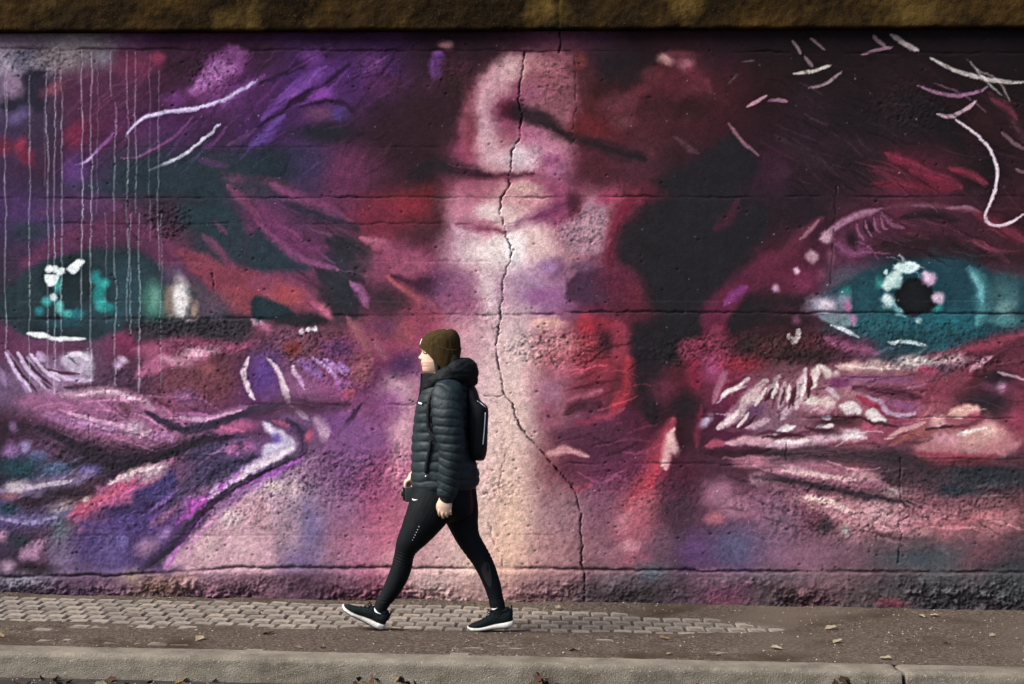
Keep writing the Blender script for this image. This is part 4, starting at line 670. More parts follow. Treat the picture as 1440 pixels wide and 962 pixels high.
for j in range(0, 11):
    y = -.105 - .152 * j
    off = (j % 2) * .058
    for i in range(-80, 80):
        x = i * .1165 + off + .006 * math.sin(j * 7.1)
        if abs(x) > 8.9 or y - .07 < kyf(x): continue
        gxs = np.array([x - .035, x, x + .035, x, x]); gys = np.array([y, y, y, y - .05, y + .05])
        c = float((soil_h(gxs, gys) < .001).mean())
        if c > .15:
            u_, v_ = proj(x, y, gz(x)); cand.append((0 if -20 < u_ < 1460 else 1, -c, x, y))
cand.sort()
def place_paver(me, x, y, parent):
    o = bpy.data.objects.new('paver', me); link(o, parent)
    o.location = (x + rng.uniform(-.004, .004), y + rng.uniform(-.004, .004), gz(x) + rng.uniform(-.006, .002)); k_ = rng.uniform(.95, 1.02); o.scale = (k_, rng.uniform(.94, 1.03), 1)
    o.rotation_euler = (rng.uniform(-.025, .025), SLOPE + rng.uniform(-.025, .025), rng.uniform(-.03, .03)); return o
for n_, (f_, c_, x, y) in enumerate(cand[:300]): place_paver(pmeshes[rng.randrange(9)], x, y, pav)
if len(cand) > 300:
    vv, ff = [], []
    for (f_, c_, x, y) in cand[300:]:
        me = pmeshes[rng.randrange(9)]; o = len(vv); zz = gz(x) + rng.uniform(-.003, .0015)
        vv += [(v.co.x + x, v.co.y + y, v.co.z + zz - SLOPE * v.co.x) for v in me.vertices]; ff += [[o + q for q in p.vertices] for p in me.polygons]
    tag(mesh_py('paver_field', vv, ff, M_PAVER[0], pav, False), kind='stuff')

# kerb: long concrete kerbstones, one broken joint
M_KERB = ramp_mat('kerb_concrete', ['464037', '625b50', '766e62'], 5, detail=12, bump=(150, .8), extra=[('4a4234', 2.2, .54, .72), ('8c857a', 90, .60, .75)])
kerb = tag(link(bpy.data.objects.new('kerb', None)), kind='structure')
def kerb_stone(x0, x1):
    KW = .205
    prof = [(KY0 + .0, -.10), (KY0, -.02), (KY0, .006), (KY0 - .006, .013)] + [(KY0 - .006 - .0195 * k, .015) for k in range(1, 9)]
    prof += [(KY0 - KW + .034 - .034 * math.sin(a), -.019 + .034 * math.cos(a)) for a in np.linspace(.15, 1.45, 7)] + [(KY0 - KW - .002 * k, -.022 - .0130 * k) for k in range(1, 10)]
    prof = np.array(prof)
    x = np.unique(np.concatenate([np.arange(x0, x1, .014 if (x1 > -3.4 and x0 < 3.4) else .1), [x1]]))
    if len(x) > 1200: x = np.linspace(x0, x1, 700)
    X, I = np.meshgrid(x, np.arange(len(prof))); Y = prof[I, 0] + KM * X; Z = prof[I, 1].copy()
    n = fbm(X * 11 + I * .35, I * .3 + X * 0, 171, 4) - .5; n2 = fbm(X * 45, I * .9 + X, 173, 2) - .5; big = fbm(X * 1.7, X * 0, 177, 3) - .5
    Y -= .007 * n + .004 * n2 + .010 * big; Z += .006 * n + .004 * n2 + .006 * big
    s = np.linspace(0, 1, len(prof))[I]
    e = np.where(X > x1 - .06, 1, 0) * (X - x1 + .06) / .06; e0 = np.where(X < x0 + .06, 1, 0) * (x0 + .06 - X) / .06
    wig = .020 * (fbm(s * 6, s * 0 + 3, 179) - .5) + .018 * s
    Xd = X + e * (wig - .009 - .010 * s) + e0 * (wig + .002)
    Z = Z + gzc(X) - .010 * (e ** 3 + e0 ** 3)
    co = np.stack([Xd, Y, Z], -1).reshape(-1, 3); nr, nc = X.shape
    fc = grid_faces(nr, nc).tolist()
    caps = [[r * nc for r in range(nr)], [r * nc + nc - 1 for r in range(nr)][::-1]]
    o = mesh_np('kerb_stone', co, np.array(fc), M_KERB, kerb)
    bm = bmesh.new(); bm.from_mesh(o.data); bm.verts.ensure_lookup_table()
    for cp in caps:
        try: bm.faces.new([bm.verts[q] for q in cp])
        except ValueError: pass
    bmesh.ops.recalc_face_normals(bm, faces=bm.faces); bm.to_mesh(o.data); bm.free()
    return o
kx = [-9, on_ground(1256, 936).x, 9]
for a, b in zip(kx[:-1], kx[1:]): kerb_stone(a, b)

# fallen leaves
M_LEAF = [simple('leaf_tan', '66543a', .7, .2, .35, 60, (90, .5)), simple('leaf_brown', '3c2a1c', .75, .2, .4, 60, (90, .5)), simple('leaf_pale', '7e725c', .7, .2, .25, 60, (90, .5)), simple('leaf_dark', '241a14', .8, .2, .4, 60, (90, .5))]
def leaf_mesh(k):
    rg = random.Random(100 + k); n = 9; L = .5; vv, ff = [], []
    curl = rg.uniform(.4, 1.6); fold = rg.uniform(.15, .7)
    for i in range(n):
        t = i / (n - 1); w = .27 * math.sin(math.pi * t ** .8) ** .75 * (1 + .25 * math.sin(9 * t + k)) + .008
        z = .16 * curl * (t - .4) ** 2
        for s in (-1, 0, 1):
            vv.append((L * (2 * t - 1), s * w + .03 * rg.uniform(-1, 1), z + abs(s) * fold * w + .02 * rg.uniform(-1, 1)))
    for i in range(n - 1):
        for s in (0, 1):
            a = i * 3 + s; ff.append((a, a + 1, a + 4, a + 3))
    o = len(vv)
    for i in range(4):
        x = -L - .09 * i; vv += [(x, -.012, .09 * curl + .02 * i), (x, .012, .09 * curl + .02 * i)]
        if i: a = o + (i - 1) * 2; ff.append((a, a + 1, a + 3, a + 2))
    me = bpy.data.meshes.new('fallen_leaf'); me.from_pydata(vv, [], ff); me.update()
    me.materials.append(M_LEAF[k % 4])
    for p in me.polygons: p.use_smooth = True
    return me
lmesh = [leaf_mesh(k) for k in range(12)]
def leaf(u, v, size, kind, label, group, low=False, tilt=.3, up=0.0):
    p = on_ground(u, v, -KERB_H if low else .008)
    o = link(bpy.data.objects.new('fallen_leaf', lmesh[kind + 4 * rng.randrange(3)]))
    o.location = (p.x, p.y, p.z + (.002 if low else .006) + up); o.scale = (size,) * 3
    o.rotation_euler = (rng.uniform(-tilt, tilt), rng.uniform(-tilt, tilt), rng.uniform(0, 6.28))
    tag(o, label, 'leaf', group)
for u, v, s in ((280, 900, .075), (378, 892, .07), (1168, 885, .075), (1178, 904, .06), (1091, 913, .065), (806, 916, .05), (940, 921, .035), (1395, 895, .05), (1314, 867, .055), (1295, 868, .07), (1245, 928, .06), (1275, 900, .04), (420, 912, .04), (0, 896, .06), (934, 899, .06), (784, 855, .055), (1010, 922, .04), (1330, 906, .04), (192, 908, .035), (455, 913, .04), (1200, 880, .03), (998, 876, .035)):
    pale_ = rng.random() < .6; leaf(u, v, s, 2 if pale_ else 0, 'small dry %s leaf lying on the %s pavement' % (('pale', 'gritty') if pale_ else ('tan', 'soil-covered')), 'pale leaves on the pavement' if pale_ else 'tan leaves on the pavement')
rl = random.Random(9)
for k in range(46):
    u = rl.choice([rl.uniform(0, 480), rl.uniform(140, 330), rl.uniform(0, 420)]); v = rl.uniform(951, 968)
    leaf(u, v + max(0, (u - 200) * .012), rl.uniform(.035, .07), rl.choice([0, 1, 1, 2, 3]), 'withered leaf strewn loosely along the gutter in front of the walker', 'leaves strewn in the gutter', True, .9)
HEAP = {760: 'dark withered leaf in the clump at the kerb foot just behind the walker', 1185: 'dark withered leaf in the clump at the kerb foot by the broken joint', 640: 'dark withered leaf at the kerb foot below the walker', 510: 'curled leaf in the small clump at the kerb foot below the leading shoe', 575: 'curled leaf in the small clump at the kerb foot between the shoes', 990: 'curled leaf at the kerb foot between the two dark clumps', 1215: 'tan leaf beside the dark clump near the broken kerb joint'}
for (cu, cv, m, top) in ((760, 972, 16, .075), (1185, 980, 16, .085), (640, 972, 4, .03), (510, 966, 7, .05), (575, 969, 6, .05), (990, 976, 5, .05), (1215, 980, 3, .08)):
    for k in range(m):
        t_ = k / m; leaf(cu + rl.gauss(0, 17) * (1.15 - t_), cv + rl.uniform(-2, 3), rl.uniform(.04, .07), rl.choice([0, 1, 1, 3, 3, 3]), HEAP[cu], 'gutter clump: ' + HEAP[cu], True, 1.1, top * t_)
# grit
rg = np.random.default_rng(31); vv, ff = [], []
for k in range(900):
    low = k % 3 == 0
    x = rg.uniform(-3.6, 3.6); y = rg.uniform(KY0 - .5, KY0 - .24) if low else rg.uniform(KY0 + .02, -.02)
    s = rg.uniform(.0025, .0065); z = gz(x) - KERB_H + s * .4 if low else gz(x) + float(soil_h(np.array([x]), np.array([y]))[0]) + s * .3
    o = len(vv)
    for dxyz in ((1, 0, 0), (-1, 0, 0), (0, 1, 0), (0, -1, 0), (0, 0, .8), (0, 0, -.8)):
        q = np.array(dxyz) * s * rg.uniform(.6, 1.3); vv.append((x + q[0], y + q[1], z + q[2]))
    for a in (0, 1):
        for b in (2, 3):
            for c in (4, 5): ff.append((o + a, o + b, o + c))
grit = mesh_py('grit', vv, ff, simple('grit_stone', '8a7e70', .9, .2, .5, 40), None, False)
tag(grit, 'loose grit and tiny stones scattered on the ground', 'grit', kind='stuff')
#PERSON#
# ------------------------------------------------------------------ the walker (built in photograph pixels at her own distance: 255 px = 1 m)
PX = 255.0
PY = -0.975
p0 = on_plane(620, 480, PY); PER = Vector((p0.x, PY, gz(p0.x)))
def W(u, v, y=0.0): return Vector(((u - 620) / PX, y, (887 - v) / PX))
def cat(P, n=6):
    """Catmull-Rom through rows of numbers"""
    P = np.array(P, float); Q = np.vstack([2 * P[0] - P[1], P, 2 * P[-1] - P[-2]]); out = []
    for k in range(1, len(Q) - 2):
        a, b, c, d = Q[k - 1:k + 3]
        for t in np.linspace(0, 1, n, endpoint=False):
            out.append(.5 * (2 * b + (c - a) * t + (2 * a - 5 * b + 4 * c - d) * t * t + (3 * b - a - 3 * c + d) * t ** 3))
    out.append(P[-1]); return np.array(out)
def rings_mesh(rings, cap=True):
    n = len(rings[0]); vv = [tuple(p) for r in rings for p in r]; ff = []
    for i in range(len(rings) - 1):
        for j in range(n):
            a = i * n + j; b = i * n + (j + 1) % n; ff.append((a, b, b + n, a + n))
    if cap:
        for i, rv in ((0, True), (len(rings) - 1, False)):
            c = len(vv); vv.append(tuple(np.mean([np.array(p) for p in rings[i]], 0)))
            for j in range(n):
                a = i * n + j; b = i * n + (j + 1) % n; ff.append((b, a, c) if rv else (a, b, c))
    return vv, ff
def limb(path, n=5, seg=20, rnd=True, mod=None, scale=1.0):
    """path rows: u, v, y[m], radius in the picture plane[px], radius across[px]"""
    P = cat(path, n); rings = []
    C3 = np.array([W(p[0], p[1], p[2]) for p in P]); Rr = np.maximum(P[:, 3:5], .5) / PX * scale
    T = np.gradient(C3, axis=0)
    Ls = np.concatenate([[0], np.cumsum(np.linalg.norm(np.diff(C3, axis=0), axis=1))])
    def ring(c, t, ra, rb, s):
        t = t / (np.linalg.norm(t) + 1e-9); e = np.array([0, 1, 0.]); e = e - t * e.dot(t); e /= np.linalg.norm(e) + 1e-9; f = np.cross(e, t)
        out = []
        for j in range(seg):
            a = 2 * math.pi * j / seg; k = 1.0 if mod is None else mod(s, a)
            out.append(c + f * math.cos(a) * ra * k + e * math.sin(a) * rb * k)
        return out
    if rnd:
        t = T[0] / np.linalg.norm(T[0])
        for q in (.95, .8, .5): rings.append(ring(C3[0] - t * Rr[0, 0] * q, T[0], Rr[0, 0] * math.sqrt(1 - q * q), Rr[0, 1] * math.sqrt(1 - q * q), 0))
    for c, t, r, s in zip(C3, T, Rr, Ls): rings.append(ring(c, t, r[0], r[1], s))
    if rnd:
        t = T[-1] / np.linalg.norm(T[-1])
        for q in (.5, .8, .95): rings.append(ring(C3[-1] + t * Rr[-1, 0] * q, T[-1], Rr[-1, 0] * math.sqrt(1 - q * q), Rr[-1, 1] * math.sqrt(1 - q * q), Ls[-1]))
    return rings_mesh(rings)
def slab(sec, seg=40, n=4, ex=2.3, mod=None, cap=True):
    """horizontal sections; rows: v, u front, u back, half width[m]"""
    P = cat(sec, n); rings = []
    for v, uf, ub, hw in P:
        cu = (uf + ub) / 2; a = (ub - uf) / 2; r = []
        for j in range(seg):
            th = 2 * math.pi * j / seg; c, s = math.cos(th), math.sin(th)
            x = math.copysign(abs(c) ** (2 / ex), c); y = math.copysign(abs(s) ** (2 / ex), s)
            k = 1.0 if mod is None else mod(v, th)
            r.append(np.array(W(cu + a * x * k, v, hw * y * k)))
        rings.append(r)
    return rings_mesh(rings, cap)
def ell(u, v, y, ru, rv, ry, seg=16):
    vv, ff = [], []; rings = []
    for i in range(1, 10):
        ph = math.pi * i / 10
        rings.append([np.array(W(u + ru * math.sin(ph) * math.cos(2 * math.pi * j / seg), v - rv * math.cos(ph), y + ry * math.sin(ph) * math.sin(2 * math.pi * j / seg))) for j in range(seg)])
    return rings_mesh(rings)
def merge(*ms):
    vv, ff = [], []
    for a, b in ms:
        o = len(vv); vv += list(a); ff += [tuple(q + o for q in f) for f in b]
    return vv, ff
def part(name, m, mat, parent, smooth=True): return mesh_py(name, m[0], m[1], mat, parent, smooth)
def fused(name, m, mat, parent, voxel=.004, smooth=3, wob=None):
    """union of overlapping shapes as one continuous skin"""
    me = bpy.data.meshes.new(name); me.from_pydata([tuple(v) for v in m[0]], [], m[1]); me.update()
    bm = bmesh.new(); bm.from_mesh(me); bmesh.ops.recalc_face_normals(bm, faces=bm.faces); bm.to_mesh(me); bm.free()
    o = bpy.data.objects.new('tmp', me); COL.objects.link(o)
    r = o.modifiers.new('r', 'REMESH'); r.mode = 'VOXEL'; r.voxel_size = voxel
    if smooth: s = o.modifiers.new('s', 'SMOOTH'); s.iterations = smooth; s.factor = .5
    dg = bpy.context.evaluated_depsgraph_get(); ev = o.evaluated_get(dg); nm = bpy.data.meshes.new_from_object(ev)
    bpy.data.objects.remove(o); bpy.data.meshes.remove(me)
    nm.name = name; nm.materials.clear(); nm.materials.append(mat)
    nm.polygons.foreach_set('use_smooth', np.ones(len(nm.polygons), bool))
    if wob:
        nrm = np.zeros(len(nm.vertices) * 3, np.float32); nm.vertices.foreach_get('normal', nrm); nrm = nrm.reshape(-1, 3)
        co = np.zeros(len(nm.vertices) * 3, np.float32); nm.vertices.foreach_get('co', co); co = co.reshape(-1, 3)
        co += nrm * wob(co)[:, None]; nm.vertices.foreach_set('co', co.ravel()); nm.update()
    return link(bpy.data.objects.new(name, nm), parent)

M_SKIN = simple('skin', (.47, .30, .225), .5, .4, .10, 40, (220, .15))
M_SKIN.node_tree.nodes['Principled BSDF'].inputs['Subsurface Weight'].default_value = .12
M_SKIN.node_tree.nodes['Principled BSDF'].inputs['Subsurface Radius'].default_value = (.01, .004, .002)
M_LIP = simple('lip', (.36, .17, .14), .45, .4, .05); M_HAIR = simple('dark_hair', (.018, .012, .010), .45, .5, .3, 80, (60, .6), stretch=(6, 6, .4))
M_JACKET = simple('quilted_nylon', (.0060, .0118, .0148), .60, .24, .18, 18, (46, .5, .006))
M_HOOD = simple('hood_nylon', (.0028, .0040, .0050), .7, .12, .2, 18, (40, .5, .006))
M_TRIM = simple('black_trim_cloth', (.003, .0042, .0055), .8, .12, .2, 30, (120, .4))
M_LEGS = simple('stretch_knit', (.0014, .0025, .0039), .70, .12, .25, 14, (300, .25))
M_MESH = simple('mesh_knit', (.0085, .0078, .010), .7, .3, .2, 60, (400, .6))
M_HAT = simple('olive_rib_knit', (.030, .0185, .0058), .92, .1, .2, 40, (30, .5, .004), kind='Y')
M_WHITE = simple('white_print', (.62, .64, .65), .5, .4, .03)
M_PACK = simple('black_pack_nylon', (.0028, .003, .004), .65, .2, .3, 25, (200, .4))
M_UPPER = simple('knit_shoe_upper', (.0035, .0065, .008), .8, .12, .45, 45, (160, .7)); M_SOLE = simple('white_foam', (.50, .48, .44), .6, .3, .12, 25, (60, .3)); M_OUT = simple('dark_rubber', (.03, .03, .03), .8, .2)
M_CAM = simple('camera_black', (.008, .009, .011), .4, .5, .2, 50, (250, .2)); M_GLASS = simple('lens_glass', (.01, .012, .02), .05, .8, .05)

near_leg = [(617, 692, -.075, 34, 26), (604, 718, -.088, 30, 24), (589, 743, -.085, 23.5, 21), (576, 763, -.075, 17.5, 17), (570.5, 777, -.068, 14, 14), (565, 800, -.06, 14.2, 13.5), (553, 826, -.05, 12.6, 12), (540, 846, -.042, 9.2, 9.2), (533, 858, -.04, 8.6, 8.4)]
far_leg = [(638, 692, .070, 31, 25), (646, 722, .085, 26, 23), (651.5, 743, .082, 20.5, 20), (658.5, 761, .07, 16.6, 17), (677, 790, .06, 14.2, 14), (689.5, 818, .05, 12.2, 12), (697, 844, .042, 10.2, 10), (699.5, 858, .04, 9.4, 9)]
hips = [(734, 614, 644, .045), (724, 596, 662, .12), (712, 588, 665, .165), (698, 588, 664, .172), (684, 588, 662, .165), (670, 590, 660, .15)]
arm_n = [(631, 548, -.165, 17, 14), (630, 572, -.195, 15, 14), (634, 604, -.205, 13.5, 13), (637, 636, -.205, 11, 11), (634, 668, -.20, 9.5, 9), (630.5, 694, -.195, 8, 6.5)]
arm_f = [(631, 548, .165, 17, 14), (632, 585, .20, 14, 13), (634, 630, .205, 12, 12), (612, 655, .165, 10, 10), (588, 667, .10, 8, 7)]
torso = [(695, 590, 660, .15), (650, 590, 658, .14), (600, 592, 655, .14), (565, 596, 655, .16), (548, 602, 655, .15), (538, 608, 650, .09)]
# --- head by horizontal sections with a nose, lips and eye hollows
def head():
    vs_ = np.array([464.5, 467, 471, 476, 482, 487, 490, 493, 495, 497, 499, 501, 503, 504.5, 506, 507.5, 509, 511, 512.3, 513.5, 515, 517, 519, 521, 523, 525, 527, 528.5, 530])
    Fp = np.interp(vs_, [464.5, 470, 480, 487, 493, 497, 503, 508, 511, 512.3, 514.5, 517, 520, 523, 526, 528.5, 530], [622, 606, 596.5, 594, 593.2, 594.6, 594.2, 593.8, 592.2, 593.2, 592.4, 594, 593.9, 594.8, 597.8, 603, 608])
    Bp = np.interp(vs_, [464.5, 470, 480, 490, 505, 515, 525, 530], [632, 640, 644, 644.5, 641, 636, 631, 629])
    Wd = np.interp(vs_, [464.5, 467, 471, 480, 490, 500, 510, 518, 524, 528, 530], [6, 11, 14.5, 18, 19, 18.6, 17.3, 15, 12, 9.5, 8])
    rings = []
    for v, f, b, w in zip(vs_, Fp, Bp, Wd):
        cu = (f + b) / 2 + 2; r = []
        for j in range(64):
            th = 2 * math.pi * j / 64; c, s = math.cos(th), math.sin(th)
            a = (cu - f) if c < 0 else (b - cu)
            x = math.copysign(abs(c) ** .86, c); y = math.copysign(abs(s) ** .9, s)
            u = cu + a * x; yy = w * y
            if c < 0:
                nb = np.interp(v, [493, 496, 500, 503, 504.6, 506.3, 508], [0, .7, 2.9, 4.9, 5.9, 4.6, .2]); wn = np.interp(v, [494, 506], [2.0, 3.6])
                u -= nb * math.exp(-(yy / wn) ** 2)
                u += 1.5 * math.exp(-((abs(yy) - 7.2) / 3.4) ** 2 - ((v - 497.5) / 2.6) ** 2)       # eye hollows
                u -= .9 * math.exp(-((abs(yy) - 9.5) / 4) ** 2 - ((v - 506) / 4) ** 2)            # cheeks
            r.append(np.array(W(u, v, yy / PX)))
        rings.append(r)
    return rings_mesh(rings)
neck = limb([(617, 548, 0, 15, 15), (618, 530, 0, 13, 13), (620, 512, 0, 12.5, 12.5)], 4, 20)
def finger(pts, r0, r1):
    n = len(pts); return limb([(*p, r0 + (r1 - r0) * i / (n - 1), r0 + (r1 - r0) * i / (n - 1)) for i, p in enumerate(pts)], 4, 12)
hy = -.197
hand_n = merge(limb([(630.5, 690, hy, 7.6, 6), (629.5, 698, hy, 9.2, 5.4), (628.6, 706, hy - .004, 10.2, 5.0), (628.4, 711, hy - .004, 9.8, 4.6)], 5, 20),
    finger([(621.6, 709, hy - .006), (621.0, 715, hy - .010), (621.4, 719.4, hy + .004), (622.0, 720.4, hy + .022)], 2.1, 1.6),
    finger([(626.3, 710, hy - .008), (626.0, 717.6, hy - .013), (626.4, 722.4, hy + .002), (627.0, 722.6, hy + .024)], 2.2, 1.7),
    finger([(631.2, 710, hy - .007), (631.2, 716.8, hy - .012), (631.6, 721.2, hy + .003), (632.0, 721.4, hy + .024)], 2.1, 1.6),
    finger([(636.0, 708.5, hy - .004), (636.7, 714, hy - .008), (636.4, 717.8, hy + .005), (637.0, 718.4, hy + .022)], 1.9, 1.5),
    finger([(622.5, 699.5, hy + .004), (619.4, 705.5, hy + .012), (619.0, 711, hy + .020), (620.6, 715.4, hy + .026)], 2.9, 2.2))
hand_f = merge(limb([(588, 667, .10, 7.5, 6), (581, 671.5, .085, 7.6, 8), (576, 677, .075, 6, 9.5)], 5, 18),
    finger([(576, 676, .045), (570.8, 679, .045), (569.3, 685, .046), (572, 689, .048)], 2.5, 2.0), finger([(575.5, 676, .064), (570.0, 678.4, .064), (568.6, 685, .065), (571, 690, .066)], 2.6, 2.0),
    finger([(576, 677, .083), (571, 680, .083), (570, 686, .084), (572, 690, .084)], 2.5, 1.9), finger([(577, 678, .10), (572.5, 681.5, .10), (571.5, 686.5, .10), (573, 690, .10)], 2.2, 1.8),
    finger([(581, 673, .055), (582, 679, .036), (580, 685, .030), (577, 688, .032)], 2.8, 2.2))
foot_n = limb([(533, 858, -.04, 8, 8), (531, 868, -.04, 8, 8), (520, 868, -.04, 7, 8), (498, 858, -.04, 4.5, 9)], 4, 16); foot_f = limb([(699.5, 858, .04, 8, 8), (704, 870, .04, 8, 8), (692, 878, .04, 6, 8), (670, 882, .04, 4, 9)], 4, 16)
def shrink(path, k): return [(a, b, c, d * k, e * k) for a, b, c, d, e in path]
body_m = merge(head(), neck, slab([(a, b + 4, c - 4, d - .03) for a, b, c, d in torso]), slab([(a, b + 5, c - 5, d - .025) for a, b, c, d in hips]), limb(shrink(near_leg, .80)), limb(shrink(far_leg, .80)), limb(shrink([(a, b + 8 * (i == 0), c * (.8 if i == 0 else 1), d, e) for i, (a, b, c, d, e) in enumerate(arm_n)], .70)[:-1] + [arm_n[-1]]), limb(shrink([(a, b + 8 * (i == 0), c * (.8 if i == 0 else 1), d, e) for i, (a, b, c, d, e) in enumerate(arm_f)], .70)[:-1] + [arm_f[-1]]), hand_n, hand_f, foot_n, foot_f)
person = fused('person', body_m, M_SKIN, None, .0026, 2)
person.location = PER
tag(person, 'person walking in olive beanie, dark quilted puffer jacket, black leggings and black trainers', 'person')

from mathutils.bvhtree import BVHTree
def near_side(obj):
    bm = bmesh.new(); bm.from_mesh(obj.data); t = BVHTree.FromBMesh(bm); bm.free()
    def f(u, v, off=.0022):
        h = t.ray_cast(Vector(((u - 620) / PX, -1, (887 - v) / PX)), Vector((0, 1, 0)))
        return (h[0].y if h[0] is not None else -.05) - off
    return f
# face details
face_y = near_side(person)
def on_face(name, pts, r, mat):
    rows = []
    for u, v in pts:
        y = face_y(u, v, .0012); rows.append((u, v, max(y, -.06), r, r))
    return part(name, limb(rows, 3, 8), mat, person)
on_face('eyelash', [(596.2, 497.6), (597.6, 498.6), (599.4, 498.9), (601.6, 497.8)], .8, M_HAIR); on_face('eyebrow', [(595.6, 493.2), (598.0, 492.2), (601.5, 493.0), (604, 494.6)], .7, M_HAIR)
on_face('lips', [(592.6, 511.8), (593.4, 512.4), (594.6, 512.7)], .6, M_LIP); on_face('lips', [(592.9, 514.3), (593.7, 514.0), (594.6, 513.3)], .6, M_LIP)
hair = part('hair', merge(limb([(613, 497, -.072, 5, 2.6), (615.5, 509, -.070, 4.6, 3), (616, 520, -.062, 3.4, 3), (615.2, 529, -.056, 1.6, 2)], 5, 14), limb([(622, 506, -.060, 7, 2.5), (626, 514, -.062, 8, 3.6), (628, 526, -.052, 8, 5), (627, 538, -.045, 7, 5)], 5, 16), limb([(622, 506, .060, 7, 2.5), (626, 514, .062, 8, 3.6), (627, 530, .05, 8, 5)], 5, 16), slab([(540, 612, 642, .05), (525, 622, 645, .066), (508, 618, 646, .072), (500, 622, 645, .07)], 28)), M_HAIR, person)

# beanie
def beanie_rings(k0, k1, grow, n):
    keys = [(591.2, 489.6, 643.5, 511, 19.6), (593.8, 481.5, 646.0, 499, 20.4), (597.0, 475.2, 647.2, 488, 20.4), (603, 470, 646.6, 478.5, 18.6), (611, 466.6, 643.8, 471.4, 14.6), (620, 464.8, 640, 466.8, 8.5), (627, 463.9, 636, 464.8, 3)]
    P = cat(keys, n); P = P[int(k0 * n):int(k1 * n) + 1]; out = []
    for i, (uf, vf, ub, vb, w) in enumerate(P):
        r = []; kk = (k0 * n + i) / n
        for j in range(72):
            th = 2 * math.pi * j / 72; c, s = math.cos(th), math.sin(th)
            t = (1 + c) / 2; u = uf + (ub - uf) * t; v = vf + (vb - vf) * t
            dip = max(0, 1 - kk / 2.6) * 19 * max(0, s * s) ** .8 * min(1.15, 1.75 * t ** 1.25)
            g = grow + .12 * (j % 2)
            out_u = u + c * g; r.append(np.array(W(out_u, v + dip + (0 if kk > 1 else 0), s * (w + g) / PX)))
        out.append(r)
    return out
def wool(m):
    return [(x + .0012 * mnoise.noise(Vector((x, y, z)) * 60), y + .0012 * mnoise.noise(Vector((y, z, x)) * 60), z + .002 * mnoise.noise(Vector((z, x, y)) * 30)) for x, y, z in m[0]], m[1]
beanie = part('beanie', wool(rings_mesh(beanie_rings(.1, 6, .3, 7), True)), M_HAT, person)
cuff_o = beanie_rings(0, 1.75, 1.5, 8); cuff_i = beanie_rings(0, 1.75, .2, 8)
part('cuff', wool(rings_mesh(cuff_i[:1] + cuff_o + cuff_i[-1:], False)), M_HAT, beanie)
q = []
for v_, u_ in ((478.0, 592.9), (481.0, 591.6), (484.0, 590.6), (486.5, 590.2)):
    q.append([W(u_ + 1.1 + .055 * (k * 2.1) ** 2 - .9, v_ + .16 * k, -(k * 2.0) / PX) for k in range(0, 4)])
lv = [p for r in q for p in r]; part('fabric_label', ([tuple(p) for p in lv], [(r * 4 + c, r * 4 + c + 1, r * 4 + c + 5, r * 4 + c + 4) for r in range(3) for c in range(3)]), M_WHITE, beanie)

# jacket
BAF = 13.4
def quilt(v, th):
    q_ = (v - 553 + 2.2 * math.cos(th) + 2.4 * mnoise.noise(Vector((th * 2.3, v * .03, 5.5)))) / BAF; ph = q_ % 1.0; am = 1 + .7 * mnoise.noise(Vector((math.floor(q_) * 3.7, th * 1.6, 2.2)))
    puff = (1 - abs(2 * ph - 1) ** 3.4)
    wr = .016 * mnoise.noise(Vector((th * 4.0, v * .07, 3.1))) + .011 * mnoise.noise(Vector((th * 13.0, v * .16, 7.7))) + .008 * abs(2 * ph - 1) ** 2 * mnoise.noise(Vector((th * 34.0, v * .10, 1.7)))
    edge = 1.0 if v < 682 else .5
    return 1 + (.038 * puff * am - .018) * edge + wr
jk = [(687.5, 584, 664, .172), (684.5, 580.5, 670, .182), (672, 579.5, 673, .186), (655, 579.5, 670, .182), (640, 580, 666, .176), (620, 580.5, 664, .170), (600, 582, 663, .172), (582, 584.5, 663, .182), (566, 588.5, 662, .190), (554, 592.5, 661, .184), (545, 597, 659, .160), (538, 600, 655, .115), (532, 603, 648, .085)]
jacket = part('jacket', slab(jk, 96, 11, 2.35, quilt), M_JACKET, person)
def jacket_y(u, v, off=.004):
    s = sorted(jk); f = [np.interp(v, [r[0] for r in s], [r[k] for r in s]) for k in (1, 2, 3)]
    c, a = (f[0] + f[1]) / 2, (f[1] - f[0]) / 2; t = min(.999, abs((u - c) / (a * 1.03)))
    return -(f[2] * 1.03 * (1 - t ** 2.35) ** (1 / 2.35) + off)
def sleeve_mod(pitch, ph0):
    def f(s, a):
        q_ = (s * PX + ph0 + 3.2 * math.cos(a) + 2.6 * mnoise.noise(Vector((a * 1.2, s * 7, 5.5)))) / pitch; ph = q_ % 1.0; am = 1 + .8 * mnoise.noise(Vector((math.floor(q_) * 3.7, a * 1.1, 2.2)))
        return 1 + .080 * am * (1 - abs(2 * ph - 1) ** 3.2) - .035 - .05 * math.exp(-((s - .30) / .012) ** 2) * max(0, -math.cos(a)) - .05 * math.exp(-((s - .345) / .012) ** 2) * max(0, -math.cos(a)) + .060 * mnoise.noise(Vector((a * 1.3, s * 11, 8.1))) + .030 * mnoise.noise(Vector((a * 2.2, s * 26, 1.7))) + .025 * mnoise.noise(Vector((a * 5, s * 60, 4.7)))
    return f
sl_n = [(634, 549, -.150, 20, 13), (630.5, 560, -.183, 20.5, 16), (632, 580, -.203, 20.5, 17), (634.5, 602, -.208, 20, 17), (638, 624, -.208, 18, 16.5), (638, 644, -.207, 16.8, 15.5), (635.5, 662, -.203, 15.8, 14), (633, 680, -.199, 14.4, 12.5), (631.3, 691, -.197, 12.6, 10.6), (630.8, 695.5, -.196, 10.2, 8.4)]
sl_f = [(634, 549, .150, 20, 13), (632, 580, .200, 20, 17), (634, 625, .206, 18, 16), (616, 652, .165, 15.5, 14), (598, 663, .118, 12.5, 11), (591, 666, .102, 10, 9)]
